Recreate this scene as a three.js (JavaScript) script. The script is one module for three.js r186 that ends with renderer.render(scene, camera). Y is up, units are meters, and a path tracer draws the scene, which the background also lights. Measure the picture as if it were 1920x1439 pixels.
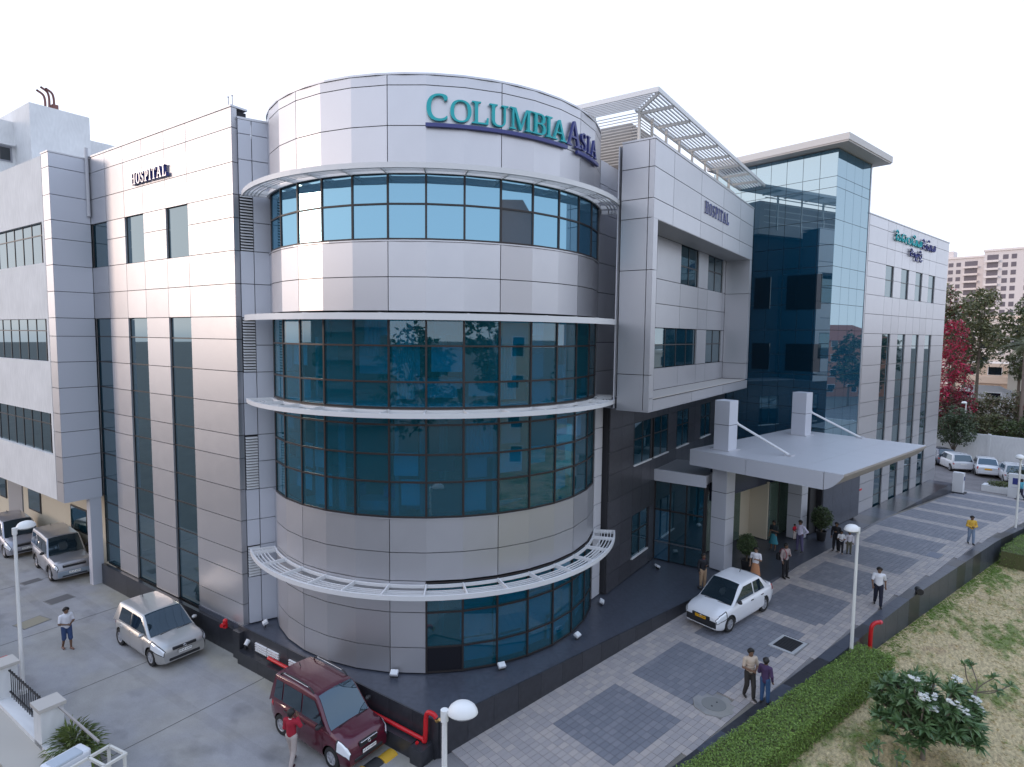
import * as THREE from 'three';
import { FontLoader } from 'three/addons/loaders/FontLoader.js';
import { TextGeometry } from 'three/addons/geometries/TextGeometry.js';
import { RoundedBoxGeometry } from 'three/addons/geometries/RoundedBoxGeometry.js';
import { mergeGeometries, mergeVertices, toCreasedNormals } from 'three/addons/utils/BufferGeometryUtils.js';
import { ImprovedNoise } from 'three/addons/math/ImprovedNoise.js';
import { Brush, Evaluator, SUBTRACTION } from 'three-bvh-csg';

// ---------------------------------------------------------------- camera, sky, sun, exposure
const scene = new THREE.Scene();
const R2 = Math.PI / 180;
const camera = new THREE.PerspectiveCamera(64.32, 1024 / 767, 0.1, 1500);
camera.position.set(0, 12.2, 0);                       // a drone hovering twelve metres up
camera.rotation.order = 'YXZ';
camera.rotation.set(-4.49 * R2, -(90 - 34.63) * R2, 0.598 * R2);
const SUN = new THREE.Vector3(-0.62, 0.135, -0.76).normalize();
{
  const w = 512, h = 256, d = new Float32Array(w * h * 4), v = new THREE.Vector3();
  for (let j = 0; j < h; j++) for (let i = 0; i < w; i++) {
    const el = ((j + 0.5) / h - 0.5) * Math.PI, az = ((i + 0.5) / w - 0.5) * 2 * Math.PI;
    v.set(Math.cos(el) * Math.cos(az), Math.sin(el), Math.cos(el) * Math.sin(az));
    const up = Math.pow(Math.max(0, v.y), 1.1), a = Math.acos(THREE.MathUtils.clamp(v.dot(SUN), -1, 1));
    const glow = Math.exp(-a * a / 0.2) * 0.42 + Math.exp(-a * a / 0.9) * 0.24;
    const k = (j * w + i) * 4;
    d[k] = 0.96 + (0.54 - 0.96) * up + glow * 1.0;
    d[k + 1] = 1.02 + (0.73 - 1.02) * up + glow * 0.74;
    d[k + 2] = 1.15 + (1.1 - 1.15) * up + glow * 0.55;
    d[k + 3] = 1;
  }
  const sky = new THREE.DataTexture(d, w, h, THREE.RGBAFormat, THREE.FloatType);
  sky.mapping = THREE.EquirectangularReflectionMapping; sky.magFilter = THREE.LinearFilter; sky.minFilter = THREE.LinearFilter; sky.needsUpdate = true;
  scene.background = sky; scene.environment = sky;
}
const sun = new THREE.DirectionalLight(new THREE.Color(1, 0.76, 0.6), 0.6);
sun.position.copy(SUN).multiplyScalar(150).add(new THREE.Vector3(25, 0, -15)); sun.target.position.set(25, 0, -15);
sun.castShadow = true; sun.shadow.radius = 20; sun.shadow.mapSize.set(2048, 2048);
Object.assign(sun.shadow.camera, { left: -80, right: 80, top: 80, bottom: -80, near: 1, far: 400 });
scene.add(sun, sun.target);
const renderer = new THREE.WebGLRenderer({ antialias: true });
renderer.toneMapping = THREE.LinearToneMapping; renderer.toneMappingExposure = 1.3;
renderer.shadowMap.enabled = true; renderer.shadowMap.type = THREE.PCFSoftShadowMap;

// ---------------------------------------------------------------- helpers
let seed = 7;
const rnd = () => { seed = (seed + 0x6D2B79F5) | 0; let t = Math.imul(seed ^ (seed >>> 15), 1 | seed); t = (t + Math.imul(t ^ (t >>> 7), 61 | t)) ^ t; return ((t ^ (t >>> 14)) >>> 0) / 4294967296; };
const rr = (a, b) => a + (b - a) * rnd();
const V = (x, y, z) => new THREE.Vector3(x, y, z);
const lin = (r, g, b) => new THREE.Color().setRGB(r, g, b);
const mat = (r, g, b, o = {}) => new THREE.MeshPhysicalMaterial({ color: lin(r, g, b), roughness: 0.7, ...o });
const clamp = THREE.MathUtils.clamp, lerp = THREE.MathUtils.lerp, smooth = THREE.MathUtils.smoothstep;
const perlin = new ImprovedNoise();
const fbm = (x, y, z = 0, n = 4) => { let s = 0, a = 0.5, f = 1; for (let i = 0; i < n; i++) { s += a * perlin.noise(x * f, y * f, z + i * 7.3); a *= 0.5; f *= 2.03; } return s; };
const taken = {};
const numbered = n => { taken[n] = (taken[n] ?? -1) + 1; return taken[n] ? n + '_' + String(taken[n]).padStart(3, '0') : n; };
const all = m => { m.castShadow = true; m.receiveShadow = true; return m; };
function tag(o, label, category, group, kind) { Object.assign(o.userData, { label, category }); if (group) o.userData.group = group; if (kind) o.userData.kind = kind; return o; }
function thing(name, label, category, pos = [0, 0, 0], turn = 0, group) {
  const o = new THREE.Group(); o.name = numbered(name); o.position.set(...pos); o.rotation.y = turn; scene.add(o); return tag(o, label, category, group);
}
function part(name, geo, m, parent, pos, rotY) { const o = all(new THREE.Mesh(geo, m)); o.name = name; if (pos) o.position.set(...pos); if (rotY) o.rotation.y = rotY; parent.add(o); return o; }
function struct(name, geo, m, label) { const o = part(numbered(name), geo, m, scene); o.userData.kind = 'structure'; if (label) o.userData.label = label; return o; }
function sub(name, parent, rotY = 0, pos) { const g = new THREE.Group(); g.name = name; g.rotation.y = rotY; if (pos) g.position.set(...pos); parent.add(g); return g; }
const cache = {};
const memo = (key, make) => cache[key] ?? (cache[key] = make());
function metreUV(g) {   // uv in metres by the axis a face points along
  const p = g.attributes.position, n = g.attributes.normal, uv = new Float32Array(p.count * 2);
  for (let i = 0; i < p.count; i++) {
    const ax = Math.abs(n.getX(i)), ay = Math.abs(n.getY(i)), az = Math.abs(n.getZ(i));
    if (ay >= ax && ay >= az) { uv[2 * i] = p.getX(i); uv[2 * i + 1] = p.getZ(i); } else if (ax >= az) { uv[2 * i] = p.getZ(i); uv[2 * i + 1] = p.getY(i); } else { uv[2 * i] = p.getX(i); uv[2 * i + 1] = p.getY(i); }
  }
  g.setAttribute('uv', new THREE.BufferAttribute(uv, 2)); return g;
}
const f4 = x => x.toFixed(4);
const boxG = (w, h, d) => memo(`b${f4(w)},${f4(h)},${f4(d)}`, () => metreUV(new THREE.BoxGeometry(w, h, d)));
const bx = (parent, name, m, x0, x1, y0, y1, z0, z1) => part(name, boxG(x1 - x0, y1 - y0, z1 - z0), m, parent, [(x0 + x1) / 2, (y0 + y1) / 2, (z0 + z1) / 2]);
const boxAt = (x0, x1, y0, y1, z0, z1) => new THREE.BoxGeometry(x1 - x0, y1 - y0, z1 - z0).translate((x0 + x1) / 2, (y0 + y1) / 2, (z0 + z1) / 2);
const rbox = (w, h, d, r = 0.02, s = 2) => memo(`r${f4(w)},${f4(h)},${f4(d)},${r}`, () => new RoundedBoxGeometry(w, h, d, s, r));
// a cell of a facade: face '-x' looks along -x at x = p, face '+z' along +z at z = p; t0..t1 is depth measured inwards
function cell(parent, name, m, face, p, a0, a1, y0, y1, t0, t1) {
  return face === '-x' ? bx(parent, name, m, p + t0, p + t1, y0, y1, a0, a1) : bx(parent, name, m, a0, a1, y0, y1, p - t1, p - t0);
}
function tubeG(pts, r, seg = 24, rad = 8) { return new THREE.TubeGeometry(new THREE.CatmullRomCurve3(pts.map(p => V(...p)), false, 'centripetal'), seg, r, rad); }
function rod(a, b, r0, r1 = r0, n = 8) {
  const A = V(...a), B = V(...b), d = B.clone().sub(A), g = new THREE.CylinderGeometry(r1, r0, d.length(), n);
  g.applyQuaternion(new THREE.Quaternion().setFromUnitVectors(V(0, 1, 0), d.clone().normalize())); g.translate((A.x + B.x) / 2, (A.y + B.y) / 2, (A.z + B.z) / 2); return g;
}
const plain = g => { const q = g.index ? g.toNonIndexed() : g; for (const k of Object.keys(q.attributes)) if (k !== 'position' && k !== 'normal') q.deleteAttribute(k); return q; };
const join = gs => mergeGeometries(gs.map(plain));
function dataTex(w, h, fn, srgb = true, repeat) {
  const d = new Uint8Array(w * h * 4);
  for (let j = 0; j < h; j++) for (let i = 0; i < w; i++) { const c = fn((i + 0.5) / w, (j + 0.5) / h), k = (j * w + i) * 4; for (let q = 0; q < 3; q++) d[k + q] = clamp(Math.round(255 * (srgb ? Math.pow(clamp(c[q], 0, 1), 1 / 2.2) : c[q])), 0, 255); d[k + 3] = 255; }
  const t = new THREE.DataTexture(d, w, h); if (srgb) t.colorSpace = THREE.SRGBColorSpace;
  t.wrapS = t.wrapT = THREE.RepeatWrapping; t.magFilter = THREE.LinearFilter; t.minFilter = THREE.LinearMipmapLinearFilter; t.generateMipmaps = true; if (repeat) t.repeat.set(...repeat); t.needsUpdate = true; return t;
}
const tileNoise = (u, v, f, z) => { const a = 2 * Math.PI; const s = f / a; return perlin.noise(Math.cos(a * u) * s + 11, Math.sin(a * u) * s + Math.cos(a * v) * s + 5, Math.sin(a * v) * s + z); };

// ---------------------------------------------------------------- materials
const roughTex = dataTex(256, 256, (u, v) => { const n = 0.7 + 0.05 * tileNoise(u, v, 6, 1) + 0.04 * tileNoise(u, v, 22, 3) + 0.05 * (rnd() - 0.5); return [n, n, n]; }, false, [0.31, 0.31]);
const panelM = [0, 1, 2, 3].map(i => { const k = [1, 0.97, 1.025, 0.945][i]; return mat(0.49 * k, 0.495 * k, 0.52 * k, { metalness: 0.72, roughness: 0.56, roughnessMap: roughTex }); });
const drumM = [0, 1, 2].map(i => { const k = [1, 0.97, 1.02][i]; return mat(0.55 * k, 0.55 * k, 0.575 * k, { metalness: 0.75, roughness: 0.56, roughnessMap: roughTex }); });
const matteM = [1, 0.975, 1.02].map(k => mat(0.56 * k, 0.575 * k, 0.625 * k, { metalness: 0.25, roughness: 0.5 }));                       // satin panels in the recesses and on the columns
const pick = a => a[Math.floor(rnd() * a.length)];
const jointM = mat(0.03, 0.03, 0.035, { roughness: 0.9 });
const whiteM = mat(0.68, 0.68, 0.68, { roughness: 0.42 });
const whiteWall = new THREE.MeshPhysicalMaterial({ roughness: 0.85, map: dataTex(512, 512, (u, v) => { const n = 0.70 + 0.05 * tileNoise(u, v, 5, 2) + 0.05 * tileNoise(u * 3 % 1, v, 14, 8) + 0.03 * (rnd() - 0.5); return [n, n * 1.0, n * 0.99]; }, true, [0.16, 0.16]) });
const creamM = mat(0.62, 0.56, 0.44, { roughness: 0.8 });
const frameM = mat(0.035, 0.03, 0.03, { roughness: 0.4, metalness: 0.3 });
const glassFlat = mat(0.006, 0.03, 0.045, { roughness: 0.02, ior: 2.7, specularColor: lin(0.75, 0.95, 1) });        // reflective strip glazing
const glassTower = mat(0.006, 0.065, 0.125, { roughness: 0.015, ior: 4.2, specularColor: lin(0.74, 0.93, 1) });       // mirror-coated blue curtain wall
const glassDrum = mat(0.035, 0.58, 0.72, { roughness: 0.015, ior: 1.85, transmission: 0.94, thickness: 0, specularColor: lin(0.45, 0.8, 1) });
const glassBlue = mat(0.03, 0.09, 0.15, { roughness: 0.015, ior: 4.4, specularColor: lin(0.45, 0.8, 1) });             // blue coated band of the top storey
const glassDark = mat(0.01, 0.016, 0.022, { roughness: 0.04, ior: 1.7 });
const graniteTex = dataTex(512, 512, (u, v) => { const n = 0.022 + 0.006 * tileNoise(u, v, 9, 4) + 0.014 * (rnd() - 0.4) * (rnd() > 0.6); return [n * 0.92, n * 0.98, n * 1.14]; }, true, [0.8, 0.8]);
const graniteM = new THREE.MeshPhysicalMaterial({ map: graniteTex, color: lin(1.3, 1.28, 1.32), roughness: 0.28 });
const granite2 = new THREE.MeshPhysicalMaterial({ map: graniteTex, color: lin(1.5, 1.47, 1.52), roughness: 0.31 });
const granFloor = new THREE.MeshPhysicalMaterial({ map: graniteTex, color: lin(2.5, 2.65, 3.0), roughness: 0.34 });
const granWall = [1, 1.15, 0.88].map(k => new THREE.MeshPhysicalMaterial({ map: graniteTex, color: lin(2.1 * k, 1.95 * k, 1.95 * k), roughness: 0.3 }));
const redM = mat(0.55, 0.012, 0.018, { roughness: 0.35 });
const brassM = mat(0.5, 0.33, 0.12, { metalness: 0.9, roughness: 0.35 });
const darkM = mat(0.02, 0.02, 0.022, { roughness: 0.55 });
const tealM = mat(0.0, 0.4, 0.42, { roughness: 0.3 }), navyM = mat(0.035, 0.045, 0.2, { roughness: 0.3 });
const chromeM = mat(0.75, 0.75, 0.77, { metalness: 1, roughness: 0.22 });

// the rotated frame of the entrance wing: local x runs along the far facade, local z faces the plaza
const AW = 14.3 * R2, cA = Math.cos(AW), sA = Math.sin(AW);
const WN = (W, Y, N) => [W * cA - N * sA, Y, W * sA + N * cA];
const rampY = W => W < 30 ? clamp(0.0513 * (W - 7.2), 0, 1.16) : W < 42 ? 1.16 : Math.max(0.02, 1.16 - (W - 42) * 0.06);
const kerbN = W => -9.05 + 0.0535 * (W - 14);

// ---------------------------------------------------------------- the ground
const soilTex = dataTex(512, 512, (u, v) => { const n = 0.5 + 0.5 * tileNoise(u, v, 7, 1) + 0.3 * tileNoise(u, v, 25, 2) + 0.25 * (rnd() - 0.5); return [0.15 + 0.05 * n, 0.138 + 0.05 * n, 0.122 + 0.045 * n]; }, true, [0.1, 0.1]);
const flat = (x0, x1, z0, z1, y) => { const g = new THREE.PlaneGeometry(x1 - x0, z1 - z0).rotateX(-Math.PI / 2).translate((x0 + x1) / 2, y, (z0 + z1) / 2); return metreUV(g); };
struct('ground', flat(-700, 900, -800, 700, -0.06), new THREE.MeshPhysicalMaterial({ map: soilTex, roughness: 0.95 }), 'dusty bare earth around the compound');
const concTex = dataTex(1024, 2048, (u, v) => {
  const x = u * 16, y = v * 64;
  let n = 0.325 + 0.065 * fbm(x * 0.35, y * 0.35, 1, 4) + 0.06 * fbm(x * 2.2, y * 1.6, 4, 3) + 0.035 * (rnd() - 0.5);
  const st = fbm(x * 0.8 + 30, y * 0.5, 9, 4); if (st > 0.16) n *= 1 - 1.1 * (st - 0.16);                       // old oil and water stains
  for (const [sx, sy, sr] of [[3.9, 38.2, 0.55], [5.4, 44.6, 0.35], [2.6, 50.3, 0.4], [4.6, 27.4, 0.5], [1.9, 33.1, 0.3], [5.2, 47.9, 0.22]]) { const q = Math.hypot((x - sx) * 0.8, y - sy) + 0.35 * fbm(x * 3, y * 3, 13, 3); if (q < sr) n *= 1 - 0.32 * smooth(sr - q, 0, 0.3); }   // oil drips where cars stand
  const edge = smooth(x + 1.1 * fbm(x * 0.7, y * 0.5, 21, 3), 11.25, 12.1);                     // sand swept against the plinth
  const tan = clamp(fbm(x * 0.5, y * 0.4, 17, 3) * 1.6 + 0.2, 0, 0.5) + edge * 0.9;
  for (const c of [9.9, 11.3]) { const tr = Math.abs(x - c - 0.25 * Math.sin(y * 0.12)) ; if (tr < 0.16) n *= 0.93 + 0.05 * fbm(x * 6, y * 2, 31, 2); }   // worn wheel tracks
  return [n * (1.0 + 0.06 * tan), n * (0.985 + 0.01 * tan), n * (1.0 - 0.14 * tan)];
});
concTex.repeat.set(1 / 16, 1 / 64); concTex.wrapS = THREE.MirroredRepeatWrapping;
const concM = new THREE.MeshPhysicalMaterial({ map: concTex, roughness: 0.85 });
const drive = struct('driveway', flat(6.3, 17, -64, -2, 0), concM, 'grey concrete driveway along the side of the hospital');
for (const z of [-18.9, -23.4, -29.2, -35.6]) part('slab_joint', boxG(6.0, 0.004, 0.02), mat(0.09, 0.085, 0.08), drive, [9.4, 0.004, z], rr(-0.02, 0.02));
const farPark = struct('car_park', metreUV(new THREE.PlaneGeometry(90, 70).rotateX(-Math.PI / 2).translate(103, -0.004, -20)), new THREE.MeshPhysicalMaterial({ roughness: 0.9, map: dataTex(512, 512, (u, v) => { const n = 0.17 + 0.05 * tileNoise(u, v, 6, 3) + 0.03 * tileNoise(u, v, 30, 5) + 0.03 * (rnd() - 0.5); return [n * 1.08, n * 0.98, n * 0.97]; }, true, [0.1, 0.1]) }), 'worn brownish tarmac of the far car park');
farPark.rotation.y = -AW;

// lawn: dry straw grass with green patches
const greenAt = (x, z) => clamp(0.45 + 1.15 * fbm(x * 0.33 + 3, z * 0.5 + 8, 2, 3) + 0.9 * fbm(x * 1.3 + z * 0.5, z * 2.6, 5, 3), 0, 1);
{
  const lawnTex = dataTex(2048, 2048, (u, v) => {
    const x = 8 + u * 56, z = -10 + v * 40, g = greenAt(x, z), n = 0.85 + 0.75 * fbm(x * 5 + z * 2, z * 12, 8, 3) + 0.42 * (rnd() - 0.5);
    const soil = clamp(fbm(x * 0.6 + 40, z * 0.6, 11, 3) * 3.2 - 0.55, 0, 1);
    const st = [0.6, 0.48, 0.27], gr = [0.22, 0.26, 0.08], so = [0.34, 0.2, 0.115];
    return [0, 1, 2].map(q => n * lerp(lerp(st[q], gr[q], smooth(g, 0.3, 0.85)), so[q], soil * 0.75));
  });
  const g = new THREE.PlaneGeometry(56, 40, 1, 1).rotateX(-Math.PI / 2).translate(36, 0, 10);   // uv 0..1 over the sheet, v runs against z
  const uv = g.attributes.uv, p = g.attributes.position; for (let i = 0; i < uv.count; i++) uv.setXY(i, (p.getX(i) - 8) / 56, (p.getZ(i) + 10) / 40);
  const sh = new THREE.Shape(); const k = (W, N) => { const q = WN(W, 0, N); return [q[0], q[2]]; };
  const pts = [k(9.5, kerbN(9.5) + 0.3), k(57, kerbN(57) + 0.3), [64, 12], [64, 30], [9, 30]];
  pts.forEach((q, i) => i ? sh.lineTo(q[0], -q[1]) : sh.moveTo(q[0], -q[1]));
  const lg = new THREE.ShapeGeometry(sh).rotateX(-Math.PI / 2); lg.translate(0, 0.004, 0);
  const u2 = lg.attributes.uv, p2 = lg.attributes.position; for (let i = 0; i < u2.count; i++) u2.setXY(i, (p2.getX(i) - 8) / 56, (p2.getZ(i) + 10) / 40);
  struct('lawn', lg, new THREE.MeshPhysicalMaterial({ map: lawnTex, roughness: 1 }), 'dry patchy lawn beside the plaza');
  const blade = new THREE.BufferGeometry(); const B = [];
  for (let k2 = 0; k2 < 4; k2++) { const a = k2 * 1.7, c = Math.cos(a), s = Math.sin(a), l = 0.6 + 0.4 * (k2 % 2); B.push(-0.14 * c, 0, -0.14 * s, 0.14 * c, 0, 0.14 * s, 0.55 * c * l, l, 0.9 * s * l); }
  blade.setAttribute('position', new THREE.Float32BufferAttribute(B, 3)); blade.computeVertexNormals();
  const spots = [];
  for (let i = 0; i < 90000 && spots.length < 36000; i++) {
    const W = 10 + 46 * Math.pow(rnd(), 1.25), N = kerbN(W) + 0.45 + 15 * Math.pow(rnd(), 1.3), [x, , z] = WN(W, 0, N), edge = N < kerbN(W) + 1.0 && W > 24;
    if (rnd() < greenAt(x, z) * 0.9 + 0.12 + (edge ? 0.6 : 0)) spots.push([x, z, greenAt(x, z) + (edge ? 0.5 : 0)]);
  }
  const im = all(new THREE.InstancedMesh(blade, mat(1, 1, 1, { roughness: 0.95, side: THREE.DoubleSide }), spots.length)); im.name = 'grass';
  const m = new THREE.Matrix4(), q = new THREE.Quaternion(), up = V(0, 1, 0), c = new THREE.Color();
  spots.forEach(([x, z, g2], i) => {
    const s = rr(0.035, 0.09); m.compose(V(x, 0.002, z), q.setFromAxisAngle(up, rr(0, 6.28)), V(s * 1.6, s, s * 1.6)); im.setMatrixAt(i, m);
    const t = clamp(smooth(g2 + rr(-0.3, 0.3), 0.35, 0.85), 0, 1), b = rr(0.75, 1.25); im.setColorAt(i, c.setRGB(lerp(0.58, 0.17, t) * b, lerp(0.48, 0.28, t) * b, lerp(0.27, 0.05, t) * b));
  });
  scene.add(im); tag(im, 'short grass tufts over the dry lawn', 'grass', null, 'stuff');
}

// the plaza: a paved ramp that climbs from the driveway to the entrance
const plaza = new THREE.Group(); plaza.name = 'plaza'; plaza.rotation.y = -AW; plaza.userData = { kind: 'structure', label: 'block paved plaza ramp with dark squares and pale bands' }; scene.add(plaza);
const innerN = W => W < 24.2 ? -13.83 : W < 38.2 ? -12.62 : -12.8;
{
  const Ws = [7.2, 9.5, 14, 19, 24.2, 24.21, 30, 38.2, 38.21, 42, 46, 50, 54, 58, 61], P = [], I = [];
  Ws.forEach((W, i) => { P.push(W, rampY(W) - 0.03, innerN(W) - 0.02, W, rampY(W) - 0.03, kerbN(W) + 0.03); if (i) { const a = 2 * i - 2; I.push(a, a + 1, a + 2, a + 2, a + 1, a + 3); } });
  const g = new THREE.BufferGeometry(); g.setAttribute('position', new THREE.Float32BufferAttribute(P, 3)); g.setIndex(I); g.computeVertexNormals(); metreUV(g);
  part('paving_bed', g, new THREE.MeshPhysicalMaterial({ map: concTex, color: lin(0.62, 0.6, 0.6), roughness: 0.9 }), plaza);
  const g2 = new THREE.PlaneGeometry(2.75, 4.9).rotateX(-Math.PI / 2); metreUV(g2);
  const pale = [[0.37, 0.335, 0.32], [0.34, 0.31, 0.3], [0.4, 0.355, 0.33], [0.32, 0.295, 0.29]], dark = [[0.185, 0.188, 0.21], [0.168, 0.172, 0.195], [0.205, 0.205, 0.225], [0.175, 0.178, 0.2]];
  const pm = [...pale, ...dark].map(c => mat(...c, { roughness: 0.6 }));
  const pg = new RoundedBoxGeometry(0.29, 0.06, 0.192, 1, 0.006), list = [];
  for (let i = 0; i < 168; i++) for (let j = 0; j < 34; j++) {
    const W = 9.825 + i * 0.29846 + 0.149, N = -13.72 + j * 0.2;
    if (N < innerN(W) + 0.1 || N > kerbN(W) - 0.1 || W > 59.6) continue;
    if (Math.hypot(W - 17.2, (N + 9.75) * 1.1) < 0.62 || (Math.abs(W - 22.36) < 0.62 && Math.abs(N + 9.75) < 0.45) || (Math.abs(W - 36.6) < 0.5 && Math.abs(N + 8.75) < 0.3)) continue;
    const ph = (((W - 12.81) % 3.88) + 3.88) % 3.88, inSq = W > 12.7 && ph < 2.88 && N > -12.62 + (W > 24 && W < 39 ? 0.6 : 0) && N < kerbN(W) - 1.05;
    const set = (inSq ? 4 : 0) + Math.floor(rnd() * 4), [x, , z] = WN(W, 0, N);
    list.push({ W, N, set, d: Math.hypot(x, z), tilt: Math.atan((rampY(W + 0.1) - rampY(W - 0.1)) / 0.2) });
  }
  list.sort((a, b) => a.d - b.d);
  const rest = list.slice(300), one = mat(1, 1, 1, { roughness: 0.6 });
  list.slice(0, 300).forEach(o => { const p = part('paver', pg, pm[o.set], plaza, [o.W, rampY(o.W) - 0.031 + rr(-0.002, 0.002), o.N]); p.rotation.z = o.tilt; });
  const im = all(new THREE.InstancedMesh(pg, one, rest.length)); im.name = 'paving'; im.userData.kind = 'stuff';
  const m = new THREE.Matrix4(), q = new THREE.Quaternion(), zz = V(0, 0, 1);
  rest.forEach((o, i) => { im.setMatrixAt(i, m.compose(V(o.W, rampY(o.W) - 0.031 + rr(-0.002, 0.002), o.N), q.setFromAxisAngle(zz, o.tilt), V(1, 1, 1))); im.setColorAt(i, pm[o.set].color); });
  plaza.add(im);
}
// ---- podium, plinths and kerb wall of dark granite
const terrace = new THREE.Group(); terrace.name = 'granite_terrace'; terrace.userData = { kind: 'structure', label: 'dark granite terrace round the foot of the drum' }; scene.add(terrace);
{
  const corner = [12.55, -11.07], e = WN(24.4, 0, -13.83), f = WN(24.4, 0, -12.6), g0 = WN(38.4, 0, -12.6), g1 = WN(38.4, 0, -22);
  const sh = new THREE.Shape(); [[12.55, -21.2], corner, [e[0], e[2]], [f[0], f[2]], [g0[0], g0[2]], [g1[0], g1[2]], [40, -24], [12.55, -24]].forEach((q, i) => i ? sh.lineTo(q[0], -q[1]) : sh.moveTo(q[0], -q[1]));
  const g = plain(new THREE.ExtrudeGeometry(sh, { depth: 1.36, bevelEnabled: false })).rotateX(-Math.PI / 2); g.translate(0, -0.2, 0); g.computeVertexNormals(); metreUV(g);
  part('paved_top', g, granFloor, terrace);
  const run = (ax, az, bx_, bz, y0, y1, w, t, m, base = () => y0) => {   // upright slabs along a line, outward to the right of a -> b turned about
    const L = Math.hypot(bx_ - ax, bz - az), n = Math.round(L / w), th = -Math.atan2(bz - az, bx_ - ax);
    for (let i = 0; i < n; i++) { const k = (i + 0.5) / n; part('granite_slab', boxG(L / n - 0.008, y1 - y0, t), pick(m), terrace, [lerp(ax, bx_, k), (y0 + y1) / 2, lerp(az, bz, k)], th); }
  };
  run(12.525, -21.1, 12.525, -11.06, -0.15, 1.185, 1.0, 0.05, [graniteM, granite2]);
  const a = WN(9.42, 0, -13.805), b = WN(24.4, 0, -13.805); run(a[0], a[2], b[0], b[2], -0.15, 1.185, 1.02, 0.05, [graniteM, granite2]);
  run(12.32, -20.6, 12.32, -11.75, -0.15, 0.48, 1.2, 0.36, [graniteM, granite2]);            // lower ledge with the basement vents
  bx(terrace, 'corner_block', graniteM, 12.0, 12.5, -0.15, 0.5, -11.7, -11.25);
  run(12.5, -32.62, 12.5, -20.95, -0.15, 0.98, 1.3, 0.16, [graniteM, granite2]);             // plinth under the side facade
  bx(terrace, 'plinth_pier', graniteM, 12.3, 12.58, -0.15, 1.05, -21.15, -20.72);
  for (const [z0, z1] of [[-19.95, -19.25], [-19.2, -18.55], [-17.95, -17.25]]) for (let k = 0; k < 4; k++) { const s = bx(terrace, 'vent_slat', whiteM, 12.44, 12.5, 0.55 + k * 0.085, 0.6 + k * 0.085, z0, z1); s.rotation.z = 0.3; }
  // polished apron along the far wing
  const ap = sub('apron', terrace, -AW);
  for (let i = 0; i < 15; i++) bx(ap, 'granite_slab', pick([granFloor, graniteM]), 38.42 + i * 1.25, 38.42 + i * 1.25 + 1.243, -0.2, 1.0 + (i === 0 ? 0.16 : 0), -14.3, -12.81 - (i > 11 ? 0.0 : 0));
}
const kerb = new THREE.Group(); kerb.name = 'kerb_wall'; kerb.rotation.y = -AW; kerb.userData = { kind: 'structure', label: 'dark granite kerb wall between plaza and lawn' }; scene.add(kerb);
for (let W = 10.2; W < 57; W += 1.2) {
  const a = W + 0.004, b = W + 1.196, up = x => rampY(x) + 0.035, P = [];
  const v = (x, y, n) => [x, y, n], q = (A, B, C, D) => { P.push(...A, ...B, ...C, ...A, ...C, ...D); };
  const a0 = v(a, -0.1, kerbN(a)), a1 = v(a, up(a), kerbN(a)), a2 = v(a, up(a), kerbN(a) + 0.42), a3 = v(a, -0.1, kerbN(a) + 0.42), b0 = v(b, -0.1, kerbN(b)), b1 = v(b, up(b), kerbN(b)), b2 = v(b, up(b), kerbN(b) + 0.42), b3 = v(b, -0.1, kerbN(b) + 0.42);
  q(a1, a2, b2, b1); q(a2, a3, b3, b2); q(a0, a1, b1, b0); q(a0, a3, a2, a1); q(b0, b1, b2, b3);
  const g = new THREE.BufferGeometry(); g.setAttribute('position', new THREE.Float32BufferAttribute(P, 3)); g.computeVertexNormals(); part('granite_slab', metreUV(g), pick([granFloor, granite2]), kerb);
}

// ---------------------------------------------------------------- the hospital
const hospital = thing('hospital_building', 'silver clad hospital with a round glazed corner drum and blue glass tower', 'building');
const LEV = [1.0, 1.98, 3.15, 4.0, 5.19, 6.38, 7.55, 8.41, 9.59, 10.78, 11.96, 12.79, 13.98, 15.16, 16.33, 17.15, 18.27, 19.47, 20.17];
const g1 = 0.013;
function panes(parent, face, p, a0, a1, ys, dep = 0.09, m = glassFlat, mull = []) {
  for (let i = 0; i + 1 < ys.length; i++) {
    const xs = [a0, ...mull, a1];
    for (let k = 0; k + 1 < xs.length; k++) cell(parent, 'window_pane', m, face, p, xs[k] + 0.025, xs[k + 1] - 0.025, ys[i] + 0.02, ys[i + 1] - 0.02, dep, dep + 0.02);
    if (i) cell(parent, 'transom', frameM, face, p, a0, a1, ys[i] - 0.025, ys[i] + 0.025, dep - 0.02, dep + 0.03);
  }
  for (const x of [a0 + 0.0125, ...mull, a1 - 0.0125]) cell(parent, 'mullion', frameM, face, p, x - 0.022, x + 0.022, ys[0], ys[ys.length - 1], dep - 0.022, dep + 0.03);
}
function panelize(parent, face, p, cols, rows, skip = () => false, ms = panelM, t = 0.11) {
  for (let i = 0; i + 1 < cols.length; i++) for (let j = 0; j + 1 < rows.length; j++) {
    const a0 = Math.min(cols[i], cols[i + 1]), a1 = Math.max(cols[i], cols[i + 1]), y0 = rows[j], y1 = rows[j + 1];
    if (!skip(i, j, (a0 + a1) / 2, (y0 + y1) / 2)) cell(parent, 'panel', pick(ms), face, p, a0 + g1, a1 - g1, y0 + g1, y1 - g1, 0, t);
  }
}
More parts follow.
